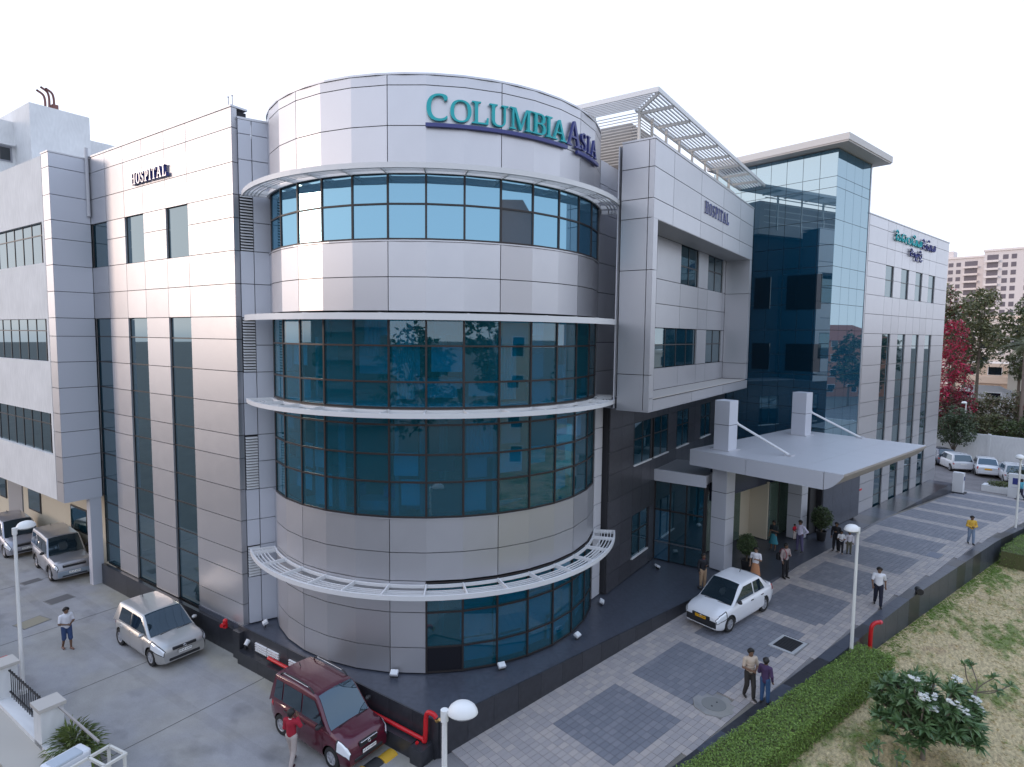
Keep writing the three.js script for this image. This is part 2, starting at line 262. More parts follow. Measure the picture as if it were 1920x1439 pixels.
// --- side facade with the tall window slots
{
  const f = sub('side_facade', hospital), X = 12.6, zs = [-32.67, -31.04, -29.28, -27.6, -25.72, -24.03, -20.9];
  bx(f, 'wall_core', jointM, X + 0.14, X + 0.6, 0.9, 20.1, -32.66, -20.95);
  bx(f, 'rear_block', jointM, X + 0.6, 34, 0.9, 19.4, -33, -24.6);
  const slot = (i, y) => i % 2 === 0 && i < 5 && (y < 12.79 || (y > 15.16 && y < 17.15));
  panelize(f, '-x', X, zs, LEV, (i, j, a, y) => slot(i, y));
  for (const i of [0, 2, 4]) { panes(f, '-x', X, zs[i], zs[i + 1], LEV.slice(0, 12)); panes(f, '-x', X, zs[i], zs[i + 1], [15.16, 17.15]); }
  bx(f, 'coping', panelM[0], X - 0.03, X + 0.62, 20.17, 20.24, -32.66, -20.88);
  // short return at the corner, then the angled bay with the louvres
  panelize(f, '+z', -20.9, [12.6, 12.82], LEV);
  const b = sub('louvre_bay', hospital, -22 * R2, [12.78, 0, -20.82]);          // local x runs along the angled face, local z faces out
  bx(b, 'wall_core', jointM, 0, 2.6, 1.2, 19.2, -0.5, -0.1);
  const bl = [1.2, 3.0, 4.2, 5.2, 6.35, 7.4, 8.41, 9.6, 10.75, 11.75, 12.75, 13.98, 15.16, 16.2, 17.15, 18.4, 19.3, 19.8];
  const lou = y => (y > 3.0 && y < 4.2) || (y > 6.35 && y < 8.41) || (y > 10.75 && y < 12.75) || (y > 15.16 && y < 17.15);
  panelize(b, '+z', 0, [0, 0.46, 2.2], bl, (i, j, a, y) => lou(y) && i === 0, matteM);
  bx(b, 'panel', panelM[0], 0.0, 2.2, 19.8, 19.88, -0.5, 0.01);
  for (const [y0, y1] of [[3.0, 4.2], [6.35, 8.41], [10.75, 12.75], [15.16, 17.15]]) for (let y = y0 + 0.05; y < y1 - 0.04; y += 0.105) { const s = bx(b, 'louvre_slat', whiteM, 0.03, 0.45, y, y + 0.016, -0.085, 0.015); s.rotation.x = 0.62; }
}
// --- projecting metal block and the long white wing behind it
{
  const f = sub('white_wing', hospital), Z = -32.68, X = 11.03;
  const rows = [4.24, 5.19, 6.38, 7.55, 8.41, 9.59, 10.78, 11.96, 12.79, 13.98, 15.16, 16.33, 17.15, 18.27, 19.47, 20.1];
  bx(f, 'wall_core', jointM, X + 0.12, 12.7, 4.25, 20.0, -33.6, Z - 0.12);
  panelize(f, '+z', Z, [11.03, 12.6], rows, () => false, matteM); panelize(f, '-x', X, [-33.48, Z], rows);
  bx(f, 'coping', panelM[1], X - 0.02, 12.74, 20.1, 20.16, -33.5, Z + 0.02);
  // render wall between the window bands
  for (const [y0, y1] of [[4.28, 6.4], [8.35, 10.78], [12.75, 15.3], [17.15, 20.05]]) bx(f, 'rendered_wall', whiteWall, X, X + 0.4, y0, y1, -64, -33.52);
  for (const [y0, y1] of [[6.4, 8.35], [10.78, 12.75], [15.3, 17.15]]) {
    bx(f, 'rendered_wall', whiteWall, X, X + 0.4, y0, y1, -33.74, -33.52);
    const mu = []; for (let z = -63; z < -34.2; z += 1.15) mu.push(z);
    panes(f, '-x', X, -64, -33.74, [y0, y1 - 0.55, y1], 0.14, glassFlat, mu);
    bx(f, 'wall_core', jointM, X + 0.2, X + 0.4, y0, y1, -64, -33.76);
  }
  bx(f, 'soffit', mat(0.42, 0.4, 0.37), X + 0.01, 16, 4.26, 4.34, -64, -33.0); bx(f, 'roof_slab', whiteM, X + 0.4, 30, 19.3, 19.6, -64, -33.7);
  bx(f, 'corner_post', matteM[0], 12.07, 12.56, -0.05, 4.26, -33.1, -32.72);
  bx(f, 'lower_wall', creamM, 13.2, 13.5, -0.05, 4.26, -64, -33.0);
  for (const [z0, z1] of [[-38.2, -36.1], [-44.4, -42.5], [-49.4, -48.2]]) { bx(f, 'window_frame', frameM, 13.15, 13.21, 1.5, 2.82, z0, z1); bx(f, 'window_pane', glassFlat, 13.14, 13.155, 1.58, 2.74, z0 + 0.08, z1 - 0.08); }
  bx(f, 'shutter', mat(0.33, 0.33, 0.34), 13.14, 13.2, -0.05, 3.9, -47.8, -45.4);
  part('drain_pipe', rod([12.5, 17.5, -32.58], [12.5, 20.6, -32.58], 0.075), mat(0.5, 0.5, 0.52), f);
}
// --- the drum
const CX = 19.32, CZ = -17.09, RD = 6.557, STEP = 10.35;
const TH = k => 152.3 - STEP * k;                                  // mullion angles in degrees, k = -5 .. 7
const dp = (th, r, y) => [CX + r * Math.cos(th * R2), y, CZ + r * Math.sin(th * R2)];
function arcG(r0, r1, deg, y0, y1, seg) {                           // a piece of ring standing from y0 to y1, from angle 0 to deg
  return memo(`a${f4(r0)},${f4(r1)},${f4(deg)},${f4(y0)},${f4(y1)},${seg}`, () => {
    const P = [], U = [], pt = (r, k, y) => { const t = deg * R2 * k / seg; return [r * Math.cos(t), y, r * Math.sin(t)]; };
    const q = (A, B, C, D, u0, u1, v0, v1) => { P.push(...A, ...B, ...C, ...A, ...C, ...D); U.push(u0, v0, u0, v1, u1, v1, u0, v0, u1, v1, u1, v0); };
    for (let k = 0; k < seg; k++) {
      const u0 = r1 * deg * R2 * k / seg, u1 = r1 * deg * R2 * (k + 1) / seg;
      q(pt(r1, k, y0), pt(r1, k, y1), pt(r1, k + 1, y1), pt(r1, k + 1, y0), u0, u1, y0, y1); q(pt(r0, k + 1, y0), pt(r0, k + 1, y1), pt(r0, k, y1), pt(r0, k, y0), u0, u1, y0, y1);
      q(pt(r0, k, y1), pt(r0, k + 1, y1), pt(r1, k + 1, y1), pt(r1, k, y1), u0, u1, 0, r1 - r0); q(pt(r1, k, y0), pt(r1, k + 1, y0), pt(r0, k + 1, y0), pt(r0, k, y0), u0, u1, 0, r1 - r0);
    }
    q(pt(r0, 0, y0), pt(r0, 0, y1), pt(r1, 0, y1), pt(r1, 0, y0), 0, r1 - r0, y0, y1); q(pt(r1, seg, y0), pt(r1, seg, y1), pt(r0, seg, y1), pt(r0, seg, y0), 0, r1 - r0, y0, y1);
    const g = new THREE.BufferGeometry(); g.setAttribute('position', new THREE.Float32BufferAttribute(P, 3)); g.setAttribute('uv', new THREE.Float32BufferAttribute(U, 2)); g.computeVertexNormals(); return g;
  });
}
const arc = (parent, name, m, r0, r1, t0, t1, y0, y1, seg = Math.max(1, Math.round((t1 - t0) / STEP))) => part(name, arcG(r0, r1, t1 - t0, y0, y1, seg), m, parent, [CX, 0, CZ], -t0 * R2);
const drum = sub('corner_drum', hospital);
{
  const joints = [214, TH(-3), TH(0), TH(3), TH(6), 66];            // panel joints every third bay
  const bands = [[17.15, 18.53, 19.72, 20.02], [12.93, 13.98, 15.07], [4.29, 5.22, 6.31], [3.24, 4.29]];
  const ring = (y0, y1, from = 66, to = 214) => {
    for (let i = 0; i + 1 < joints.length; i++) { const t1 = Math.min(joints[i], to), t0 = Math.max(joints[i + 1], from); if (t1 - t0 > 1) arc(drum, 'panel', pick(drumM), RD - 0.07, RD, t0 + 0.11, t1 - 0.11, y0 + g1, y1 - g1); }
  };
  for (const b of [[17.15, 18.53, 19.72, 20.02], [12.93, 13.98, 15.07], [4.29, 5.22, 6.31]]) { for (let i = 0; i + 1 < b.length; i++) ring(b[i], b[i + 1]); arc(drum, 'wall_core', jointM, RD - 0.4, RD - 0.08, 60, 220, b[0], b[b.length - 1], 20); }
  for (const [y0, y1] of [[1.2, 2.06], [2.06, 3.24], [3.24, 4.29]]) ring(y0, y1, TH(1), 214);
  arc(drum, 'wall_core', jointM, RD - 0.4, RD - 0.08, TH(1) + 0.1, 220, 1.2, 4.29, 9);
  arc(drum, 'coping', drumM[0], RD - 0.45, RD + 0.02, 62, 218, 20.02, 20.08, 20);
  arc(drum, 'window_sill', drumM[0], RD - 0.3, RD + 0.03, 64, 216, 6.31, 6.35, 20); arc(drum, 'window_sill', drumM[0], RD - 0.3, RD + 0.02, 64, 216, 15.07, 15.11, 20);
  const half = STEP / 2 * R2, chord = 2 * RD * Math.sin(half), rm = RD * Math.cos(half);
  const paneG = (h, w = chord) => memo('pane' + f4(h) + f4(w), () => new THREE.BoxGeometry(0.018, h - 0.05, w - 0.07)), tranG = boxG(0.11, 0.055, chord - 0.02), mullG = h => boxG(0.13, h, 0.06);
  function glaze(rows, k0, k1, black, gm = glassDrum) {
    for (let k = k0; k < k1; k++) {
      const t = TH(k) - STEP / 2;
      for (let i = 0; i + 1 < rows.length; i++) { const y = (rows[i] + rows[i + 1]) / 2, b = black && black(k, i); { const q = part(b ? 'spandrel' : 'window_pane', paneG(rows[i + 1] - rows[i]), b ? mat(0.006, 0.006, 0.01, { roughness: 0.3 }) : gm, drum, dp(t, rm - 0.035, y), -t * R2 + rr(-0.006, 0.006)); q.rotation.order = 'YXZ'; q.rotation.z = rr(-0.006, 0.006); } }
      for (let i = 0; i < rows.length; i++) part('transom', tranG, frameM, drum, dp(t, rm - 0.045, rows[i] + (i ? i === rows.length - 1 ? -0.03 : 0 : 0.03)), -t * R2);
    }
    for (let k = k0; k <= k1; k++) part('mullion', mullG(rows[rows.length - 1] - rows[0]), frameM, drum, dp(TH(k), RD - 0.055, (rows[0] + rows[rows.length - 1]) / 2), -TH(k) * R2);
  }
  glaze([15.11, 16.2, 17.15], -5, 8, null, glassBlue); glaze([9.86, 10.71, 11.85, 12.75], -5, 8); glaze([6.35, 7.51, 8.4, 9.35, 9.8], -5, 8);
  glaze([1.2, 2.07, 3.23, 4.25], 1, 8, (k, i) => k === 1 && i === 0);
  // rooms behind the glass
  const disc = (name, m, y0, y1, r = RD - 0.5) => part(name, new THREE.CylinderGeometry(r, r, y1 - y0, 40), m, drum, [CX, (y0 + y1) / 2, CZ]);
  const ceil = mat(0.8, 0.8, 0.8, { roughness: 0.9 }), floorM = mat(0.5, 0.49, 0.47, { roughness: 0.5 }), wallIn = mat(0.42, 0.43, 0.43, { roughness: 0.9 });
  for (const y of [5.5, 9.7, 14.5]) disc('floor_slab', floorM, y, y + 0.3, y === 9.7 ? RD - 0.1 : RD - 0.42);
  for (const y of [4.3, 9.45, 12.85, 17.25]) disc('ceiling', ceil, y, y + 0.06); disc('roof', whiteM, 18.6, 18.8);
  for (const [y0, y1] of [[1.2, 4.3], [5.8, 9.45], [10.0, 12.85], [14.8, 17.25]]) {
    const w = part('partition', boxG(11.6, y1 - y0, 0.15), wallIn, drum, [CX + 1.5, (y0 + y1) / 2, CZ - 1.0], 40 * R2);
    for (const [a, l] of [[178, 3.4], [147, 2.4], [116, 3], [90, 3.6]]) { const t = a + (y0 * 7 % 6), r = RD - 0.55 - l / 2; part('partition', boxG(l, y1 - y0, 0.12), wallIn, drum, dp(t, r, (y0 + y1) / 2), -t * R2); }
  }
  const curt = [mat(0.72, 0.7, 0.66, { roughness: 0.95 }), mat(0.5, 0.56, 0.58, { roughness: 0.95 })];
  function curtain(k, y0, y1, share, from, m) {
    const n = 26, P = [], I = [];
    for (let i = 0; i <= n; i++) { const t = TH(k) - STEP * (from + share * i / n), r = RD - 0.28 + 0.05 * Math.sin(i * 1.5) + 0.02 * Math.sin(i * 4.1); for (const y of [y0, y1]) P.push(...dp(t, r + (y === y0 ? 0.02 * Math.sin(i * 2.2) : 0), y)); if (i) { const a = 2 * i - 2; I.push(a, a + 2, a + 1, a + 1, a + 2, a + 3); } }
    const g = new THREE.BufferGeometry(); g.setAttribute('position', new THREE.Float32BufferAttribute(P, 3)); g.setIndex(I); g.computeVertexNormals(); part('curtain', g, m, drum);
  }
  curtain(0, 10.15, 12.8, 0.5, 0.16, curt[0]); curtain(3, 10.1, 12.8, 0.6, 0.02, curt[0]); curtain(4, 11.6, 12.8, 0.5, 0.1, curt[1]); curtain(5, 10.1, 12.8, 0.4, 0.3, curt[1]); curtain(-1, 11.5, 12.8, 0.5, 0.2, curt[1]);
  curtain(2, 8.2, 9.4, 0.8, 0.1, curt[1]); curtain(-2, 6.4, 9.4, 0.25, 0.3, curt[1]); curtain(0, 6.4, 9.4, 0.2, 0.8, curt[1]); curtain(-3, 10.1, 12.8, 0.2, 0.75, curt[1]);
  const blindM = [mat(0.75, 0.76, 0.76, { roughness: 0.95 }), mat(0.4, 0.44, 0.47, { roughness: 0.95 }), mat(0.05, 0.055, 0.06, { roughness: 0.9 }), mat(0.6, 0.62, 0.6, { roughness: 0.95 })];
  seed = 4242;
  for (const [rows, k0] of [[[9.86, 10.71, 11.85, 12.75], -5], [[6.35, 7.51, 8.4, 9.35], -5], [[1.3, 2.07, 3.23, 4.2], 2]]) for (let k = k0; k < 8; k++) {   // roller blinds and screens behind single panes
    const t = TH(k) - STEP / 2, gf = k0 === 2; const kind = rnd();
    for (let i = 0; i + 1 < rows.length; i++) { if (!gf && rnd() < 0.45) continue; const h = (rows[i + 1] - rows[i]) * (gf ? 0.98 : rr(0.55, 0.98)), w = chord * (gf ? 0.94 : rr(0.45, 0.92)); part('blind', boxG(0.02, h, w), gf ? blindM[1] : kind < 0.35 ? blindM[2] : pick(blindM), drum, dp(t + (gf ? 0 : rr(-2, 2)), rm - rr(0.2, 0.5), rows[i + 1] - h / 2), -t * R2); }
  }
  for (const [t, r, y] of [[165, 5, 5.8], [150, 4.6, 5.8], [128, 5, 5.8], [112, 4.7, 5.8], [140, 5, 10], [104, 5, 10], [160, 5, 14.8]]) {      // beds and cabinets seen through the glass
    part('bed', rbox(0.9, 0.35, 1.9, 0.06), mat(0.5, 0.62, 0.68), drum, dp(t, r, y + 0.55), -t * R2 + 0.3); part('cabinet', boxG(0.5, 1.1, 0.5), mat(0.1, 0.25, 0.5), drum, dp(t + 9, r, y + 0.55), -t * R2);
  }
  // ring sunshades with louvre bars
  for (const [y, hgt, bars] of [[4.19, 0.15, 4], [9.83, 0.15, 4], [12.84, 0.2, 4], [17.2, 0.16, 4]]) {
    const s = sub('sunshade', hospital);
    arc(s, 'rim', whiteM, 7.4, 7.47, 62, 207, y - hgt, y, 42); arc(s, 'inner_rail', whiteM, RD + 0.02, RD + 0.08, 62, 207, y - 0.1, y, 42);
    for (let i = 0; i < bars; i++) { const r = 6.9 + i * 0.122; arc(s, 'louvre_bar', whiteM, r, r + 0.034, 62.2, 206.8, y - 0.1, y - 0.066, 42); }
    for (let k = -5; k <= 8; k++) part('bracket', boxG(0.84, 0.13, 0.045), whiteM, s, dp(TH(k), 6.985, y - 0.05), -TH(k) * R2);
    for (const t of [62, 207]) part('bracket', boxG(0.88, 0.15, 0.05), whiteM, s, dp(t, 7.03, y - 0.07), -t * R2);
  }
}

// --- strip beside the drum, granite wall and the projecting frame over the entrance side
{
  const f = sub('front_facade', hospital), rows = [1.2, 2.06, 3.24, 4.25, 5.2, 6.38, 7.55, 8.41, 9.59, 10.78, 11.96, 12.95, 13.98, 15.16, 16.33, 17.15, 18.27, 19.2];
  const stripM = mat(0.6, 0.6, 0.63, { metalness: 0.3, roughness: 0.5 }); panelize(f, '+z', -11.27, [22.35, 23.06], rows, () => false, [stripM]); bx(f, 'wall_core', jointM, 22.3, 23.3, 1.2, 19.2, -12.2, -11.39);
  panelize(f, '+z', -11.32, [23.1, 24.6], rows.slice(8), () => false, [stripM]); for (let j = 8; j + 1 < rows.length; j++) cell(f, 'panel', stripM, '-x', 24.52, -11.3, -10.08, rows[j] + g1, rows[j + 1] - g1, 0, 0.05); bx(f, 'wall_core', jointM, 23.1, 40, 8.4, 19.0, -24, -11.44);
  // granite wall, slab by slab, with window openings
  const wins = [[25.7, 27.78, 6.35, 8.3], [28.1, 30.05, 6.35, 8.3], [31.3, 33.22, 6.35, 8.3], [35.3, 37.2, 6.35, 8.3], [25.7, 27.6, 2.0, 4.0]];
  const xs = [23.2, 24.45, 25.7, 26.74, 27.78, 28.5, 29.3, 30.05, 31.3, 32.26, 33.22, 34.26, 35.3, 36.25, 37.2, 38.7, 40.2], ys = [1.2, 2.0, 3.0, 4.0, 5.2, 6.35, 7.3, 8.3, 9.5];
  for (let i = 0; i + 1 < xs.length; i++) for (let j = 0; j + 1 < ys.length; j++) {
    const x = (xs[i] + xs[i + 1]) / 2, y = (ys[j] + ys[j + 1]) / 2; if (x > 28.5 && y < 5.2) continue;
    if (wins.some(w => x > w[0] && x < w[1] && y > w[2] && y < w[3])) continue;
    cell(f, 'granite_slab', pick(granWall), '+z', -11, xs[i] + 0.006, xs[i + 1] - 0.006, ys[j] + 0.006, ys[j + 1] - 0.006, 0, 0.06);
  }
  bx(f, 'wall_core', jointM, 23.15, 28.45, 1.2, 9.5, -11.5, -11.07); bx(f, 'wall_core', jointM, 28.45, 40.2, 5.0, 9.5, -11.5, -11.07);
  for (const [a, b, c, d] of wins) { panes(f, '+z', -11, a + 0.03, b - 0.03, [c, lerp(c, d, 0.6), d], 0.02, glassFlat, [(a + b) / 2]); bx(f, 'window_sill', whiteM, a, b, c - 0.04, c + 0.015, -11.02, -10.93); }
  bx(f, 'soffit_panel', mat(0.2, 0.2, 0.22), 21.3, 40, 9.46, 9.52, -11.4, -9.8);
}
{
  const f = sub('projecting_frame', hospital), X0 = 21.05, X1 = 35.3, Z = -8.48;
  // cheek facing the drum, fascia, ledge, inner wall
  panelize(f, '-x', X0, [-9.75, -8.7, Z], [9.47, 10.81, 14.62, 16.47, 17.16, 18.25, 19.2], () => false, panelM, 0.1);
  bx(f, 'wall_core', jointM, X0 + 0.11, X0 + 0.42, 9.5, 19.1, -9.72, Z - 0.09);
  panelize(f, '+z', Z, [X0 + 0.0, X0 + 0.44], [9.47, 9.94, 10.81, 14.62, 16.47], () => false, panelM, 0.08);
  panelize(f, '+z', Z, [X0, 23.0, 26.3, 29.6, 32.6, X1], [16.45, 17.15, 18.25, 19.2], () => false, panelM, 0.1);
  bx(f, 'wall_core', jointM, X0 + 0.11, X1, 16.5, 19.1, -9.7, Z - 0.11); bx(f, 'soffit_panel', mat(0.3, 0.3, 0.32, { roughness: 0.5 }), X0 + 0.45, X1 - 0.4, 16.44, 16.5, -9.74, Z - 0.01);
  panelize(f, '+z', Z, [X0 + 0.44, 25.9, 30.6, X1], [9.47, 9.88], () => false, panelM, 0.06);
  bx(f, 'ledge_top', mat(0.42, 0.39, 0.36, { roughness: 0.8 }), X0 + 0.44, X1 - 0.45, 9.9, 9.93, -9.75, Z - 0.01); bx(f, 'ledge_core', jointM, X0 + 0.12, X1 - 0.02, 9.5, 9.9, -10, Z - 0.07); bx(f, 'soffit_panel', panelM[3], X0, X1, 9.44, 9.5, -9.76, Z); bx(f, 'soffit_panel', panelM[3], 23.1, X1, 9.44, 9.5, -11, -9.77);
  panelize(f, '+z', Z, [X1 - 0.42, X1], [9.94, 10.81, 14.62, 16.45], () => false, panelM, 0.1);
  panelize(f, '-x', X1 - 0.4, [-9.75, Z - 0.02], [9.94, 10.81, 14.62, 16.45], () => false, panelM, 0.1); bx(f, 'wall_core', jointM, X1 - 0.29, X1 - 0.01, 9.5, 16.5, -11, Z - 0.11);
  const holes = [[24.72, 30.22, 10.87, 12.6], [31.72, 34.45, 10.87, 12.6], [27.66, 30.22, 14.66, 16.44], [31.72, 34.45, 14.66, 16.44]];
  const xs = [X0 + 0.44, 24.72, 27.66, 30.22, 31.72, 34.45, X1 - 0.4], ys = [9.94, 10.87, 12.6, 13.62, 14.66, 16.44];
  for (let i = 0; i + 1 < xs.length; i++) for (let j = 0; j + 1 < ys.length; j++) { const x = (xs[i] + xs[i + 1]) / 2, y = (ys[j] + ys[j + 1]) / 2; if (!holes.some(h => x > h[0] && x < h[1] && y > h[2] && y < h[3])) cell(f, 'panel', pick(panelM), '+z', -9.75, xs[i] + g1, xs[i + 1] - g1, ys[j] + g1, ys[j + 1] - g1, 0, 0.1); }
  bx(f, 'wall_core', jointM, X0 + 0.2, 24.6, 9.94, 16.5, -9.86, -9.855); bx(f, 'wall_core', jointM, 24.6, X1, 9.94, 16.5, -11.4, -10.0); bx(f, 'panel', mat(0.6, 0.6, 0.63, { metalness: 0.3, roughness: 0.5 }), X0 + 0.02, 24.5, 9.5, 19.15, -9.9, -9.86);
  panes(f, '+z', -9.75, 24.72, 30.22, [10.87, 11.87, 12.6], 0.09, glassFlat, [26.1, 27.47, 28.85]); panes(f, '+z', -9.75, 27.66, 30.22, [14.66, 15.5, 16.44], 0.09, glassFlat, [28.94]);
  for (const [y0, y1] of [[10.87, 12.6], [14.66, 16.44]]) panes(f, '+z', -9.75, 31.72, 34.45, [y0, y0 + 1, y1], 0.09, glassFlat, [33.1]);
  bx(f, 'coping', panelM[0], X0 - 0.02, X1, 19.2, 19.26, -9.75, Z + 0.02);
}
// --- louvred plant room with a slatted sun roof on top of the frame
{
  const f = sub('roof_plant_screen', hospital), Y = 21.5, cream = mat(0.68, 0.65, 0.6, { roughness: 0.5 });
  bx(f, 'plant_room', mat(0.45, 0.42, 0.4), 24.4, 38, 19.0, 21.1, -20, -10.9);
  for (let i = 0; i < 17; i++) { const y = 19.35 + i * 0.12; const a = bx(f, 'louvre_slat', cream, 23.85, 23.93, y, y + 0.03, -16.5, -10.35); a.rotation.z = 0.5; const b = bx(f, 'louvre_slat', cream, 23.9, 25.2, y, y + 0.03, -10.4, -10.32); b.rotation.x = 0.5; }
  for (const x of [23.9, 25.25, 26.9, 28.6, 30.45, 32.5, 34.7, 37]) bx(f, 'screen_post', cream, x - 0.05, x + 0.05, 19.2, 21.45, -10.4, -10.3);
  for (const y of [19.6, 20.0, 20.4, 20.8, 21.15]) bx(f, 'screen_rail', cream, 25.2, 38.2, y, y + 0.05, -10.36, -10.31);
  for (let i = 0; i < 9; i++) { const o = i * 0.165; bx(f, 'roof_slat', whiteM, 22.55 + o, 40.2, Y - 0.06, Y - 0.01, -9.05 - o - 0.06, -9.05 - o); bx(f, 'roof_slat', whiteM, 22.5 + o, 22.56 + o, Y - 0.06, Y - 0.01, -17.5, -9.05 - o); }
  bx(f, 'roof_edge', whiteM, 22.44, 40.4, Y - 0.16, Y + 0.02, -9.04, -8.96); bx(f, 'roof_edge', whiteM, 22.4, 22.48, Y - 0.16, Y + 0.02, -17.5, -8.97); bx(f, 'roof_edge', whiteM, 23.96, 40.2, Y - 0.1, Y, -10.6, -10.5);
  for (let i = 0; i < 9; i++) bx(f, 'outrigger', cream, 24.2 + i * 2.0, 24.27 + i * 2.0, Y - 0.2, Y - 0.07, -10.5, -9.05);
  for (const z of [-12.4, -14.6]) bx(f, 'outrigger', cream, 22.5, 23.95, Y - 0.2, Y - 0.07, z, z + 0.07);
  const m = bx(f, 'outrigger', cream, 22.3, 24.3, Y - 0.2, Y - 0.07, -9.76, -9.69); m.rotation.y = Math.PI / 4;
}
// --- blue glass tower and the far wing, in the turned frame
const west = sub('glass_tower', hospital, -AW), wing = sub('entrance_wing', hospital, -AW);
{
  const W = 36.34, N = -14.36, rows = [4.75, 5.9, 7.0, 8.15, 9.3, 10.1, 11.25, 12.7, 14.2, 15.2, 16.3, 17.5, 18.9, 20.66, 21.25, 22.74];
  const ns = []; for (let i = 0; i <= 8; i++) ns.push(N - i * 0.95); const wsr = [W, W + 1.22, W + 2.44, W + 3.65, W + 4.86];
  for (let j = 0; j + 1 < rows.length; j++) {
    for (let i = 0; i + 1 < ns.length; i++) { const q = cell(west, 'window_pane', glassTower, '-x', W, ns[i + 1] + 0.012, ns[i] - 0.012, rows[j] + 0.012, rows[j + 1] - 0.012, 0, 0.03); q.rotation.y = rr(-0.003, 0.003); }
    for (let i = 0; i + 1 < wsr.length; i++) { const q = cell(west, 'window_pane', glassTower, '+z', N, wsr[i] + 0.012, wsr[i + 1] - 0.012, rows[j] + 0.012, rows[j + 1] - 0.012, 0, 0.03); q.rotation.y = rr(-0.003, 0.003); }
  }
  bx(west, 'wall_core', mat(0.05, 0.05, 0.055), W + 0.035, W + 4.85, 4.75, 22.72, -22, N - 0.04);
  for (const [n0, n1, y0, y1] of [[-18.9, -17.9, 14.0, 15.9], [-16.9, -14.9, 13.9, 15.9], [-18.9, -17.8, 10.3, 11.9], [-16.8, -14.8, 10.3, 11.9]]) cell(west, 'opening_light', mat(0.003, 0.018, 0.032, { roughness: 0.02, ior: 2.2 }), '-x', W, n0, n1, y0, y1, -0.03, -0.005);
  bx(west, 'roof_soffit', mat(0.55, 0.52, 0.5), W - 0.85, W + 5.75, 22.78, 22.86, -22, -13.55); bx(west, 'roof_cornice', mat(0.6, 0.57, 0.54, { roughness: 0.6 }), W - 0.9, W + 5.8, 22.86, 23.22, -22, -13.5);
  bx(west, 'side_strip', panelM[0], W + 4.87, W + 5.02, 4.7, 22.77, -15, N + 0.03);
  bx(west, 'base_wall', graniteM, 35.6, 41.1, 1.15, 4.74, -15, -14.02); for (let i = 0; i < 4; i++) bx(west, 'granite_slab', granFloor, 35.7 + i * 1.36, 35.7 + i * 1.36 + 1.35, 1.2, 4.72, -14.03, -13.99);
}
{
  const N = -14.33, ws = [41.4, 44.62, 46.15, 47.6, 49.2, 50.65, 52.18, 53.65, 55.24, 58.4], rows = [0.66, 1.75, 2.9, 3.8, 5.0, 6.2, 7.3, 8.2, 9.4, 10.55, 11.75, 12.57, 13.8, 15.0, 16.1, 17.03, 18.1, 19.2, 19.86];
  const slot = (i, y) => i % 2 === 1 && (y < 12.57 || (y > 15 && y < 17.03));
  panelize(wing, '+z', N, ws, rows, (i, j, a, y) => slot(i, y), drumM);
  for (const i of [1, 3, 5, 7]) { panes(wing, '+z', N, ws[i], ws[i + 1], rows.slice(0, 12)); panes(wing, '+z', N, ws[i], ws[i + 1], [15.0, 16.1, 17.03]); }
  bx(wing, 'wall_core', jointM, 41.3, 58.3, 0.2, 19.8, -30, N - 0.13); bx(wing, 'coping', panelM[0], 41.2, 58.45, 19.86, 19.93, -30, N + 0.03);
  bx(wing, 'exit_arrow', redM, 42.0, 42.5, 2.5, 2.62, N, N + 0.02);
}
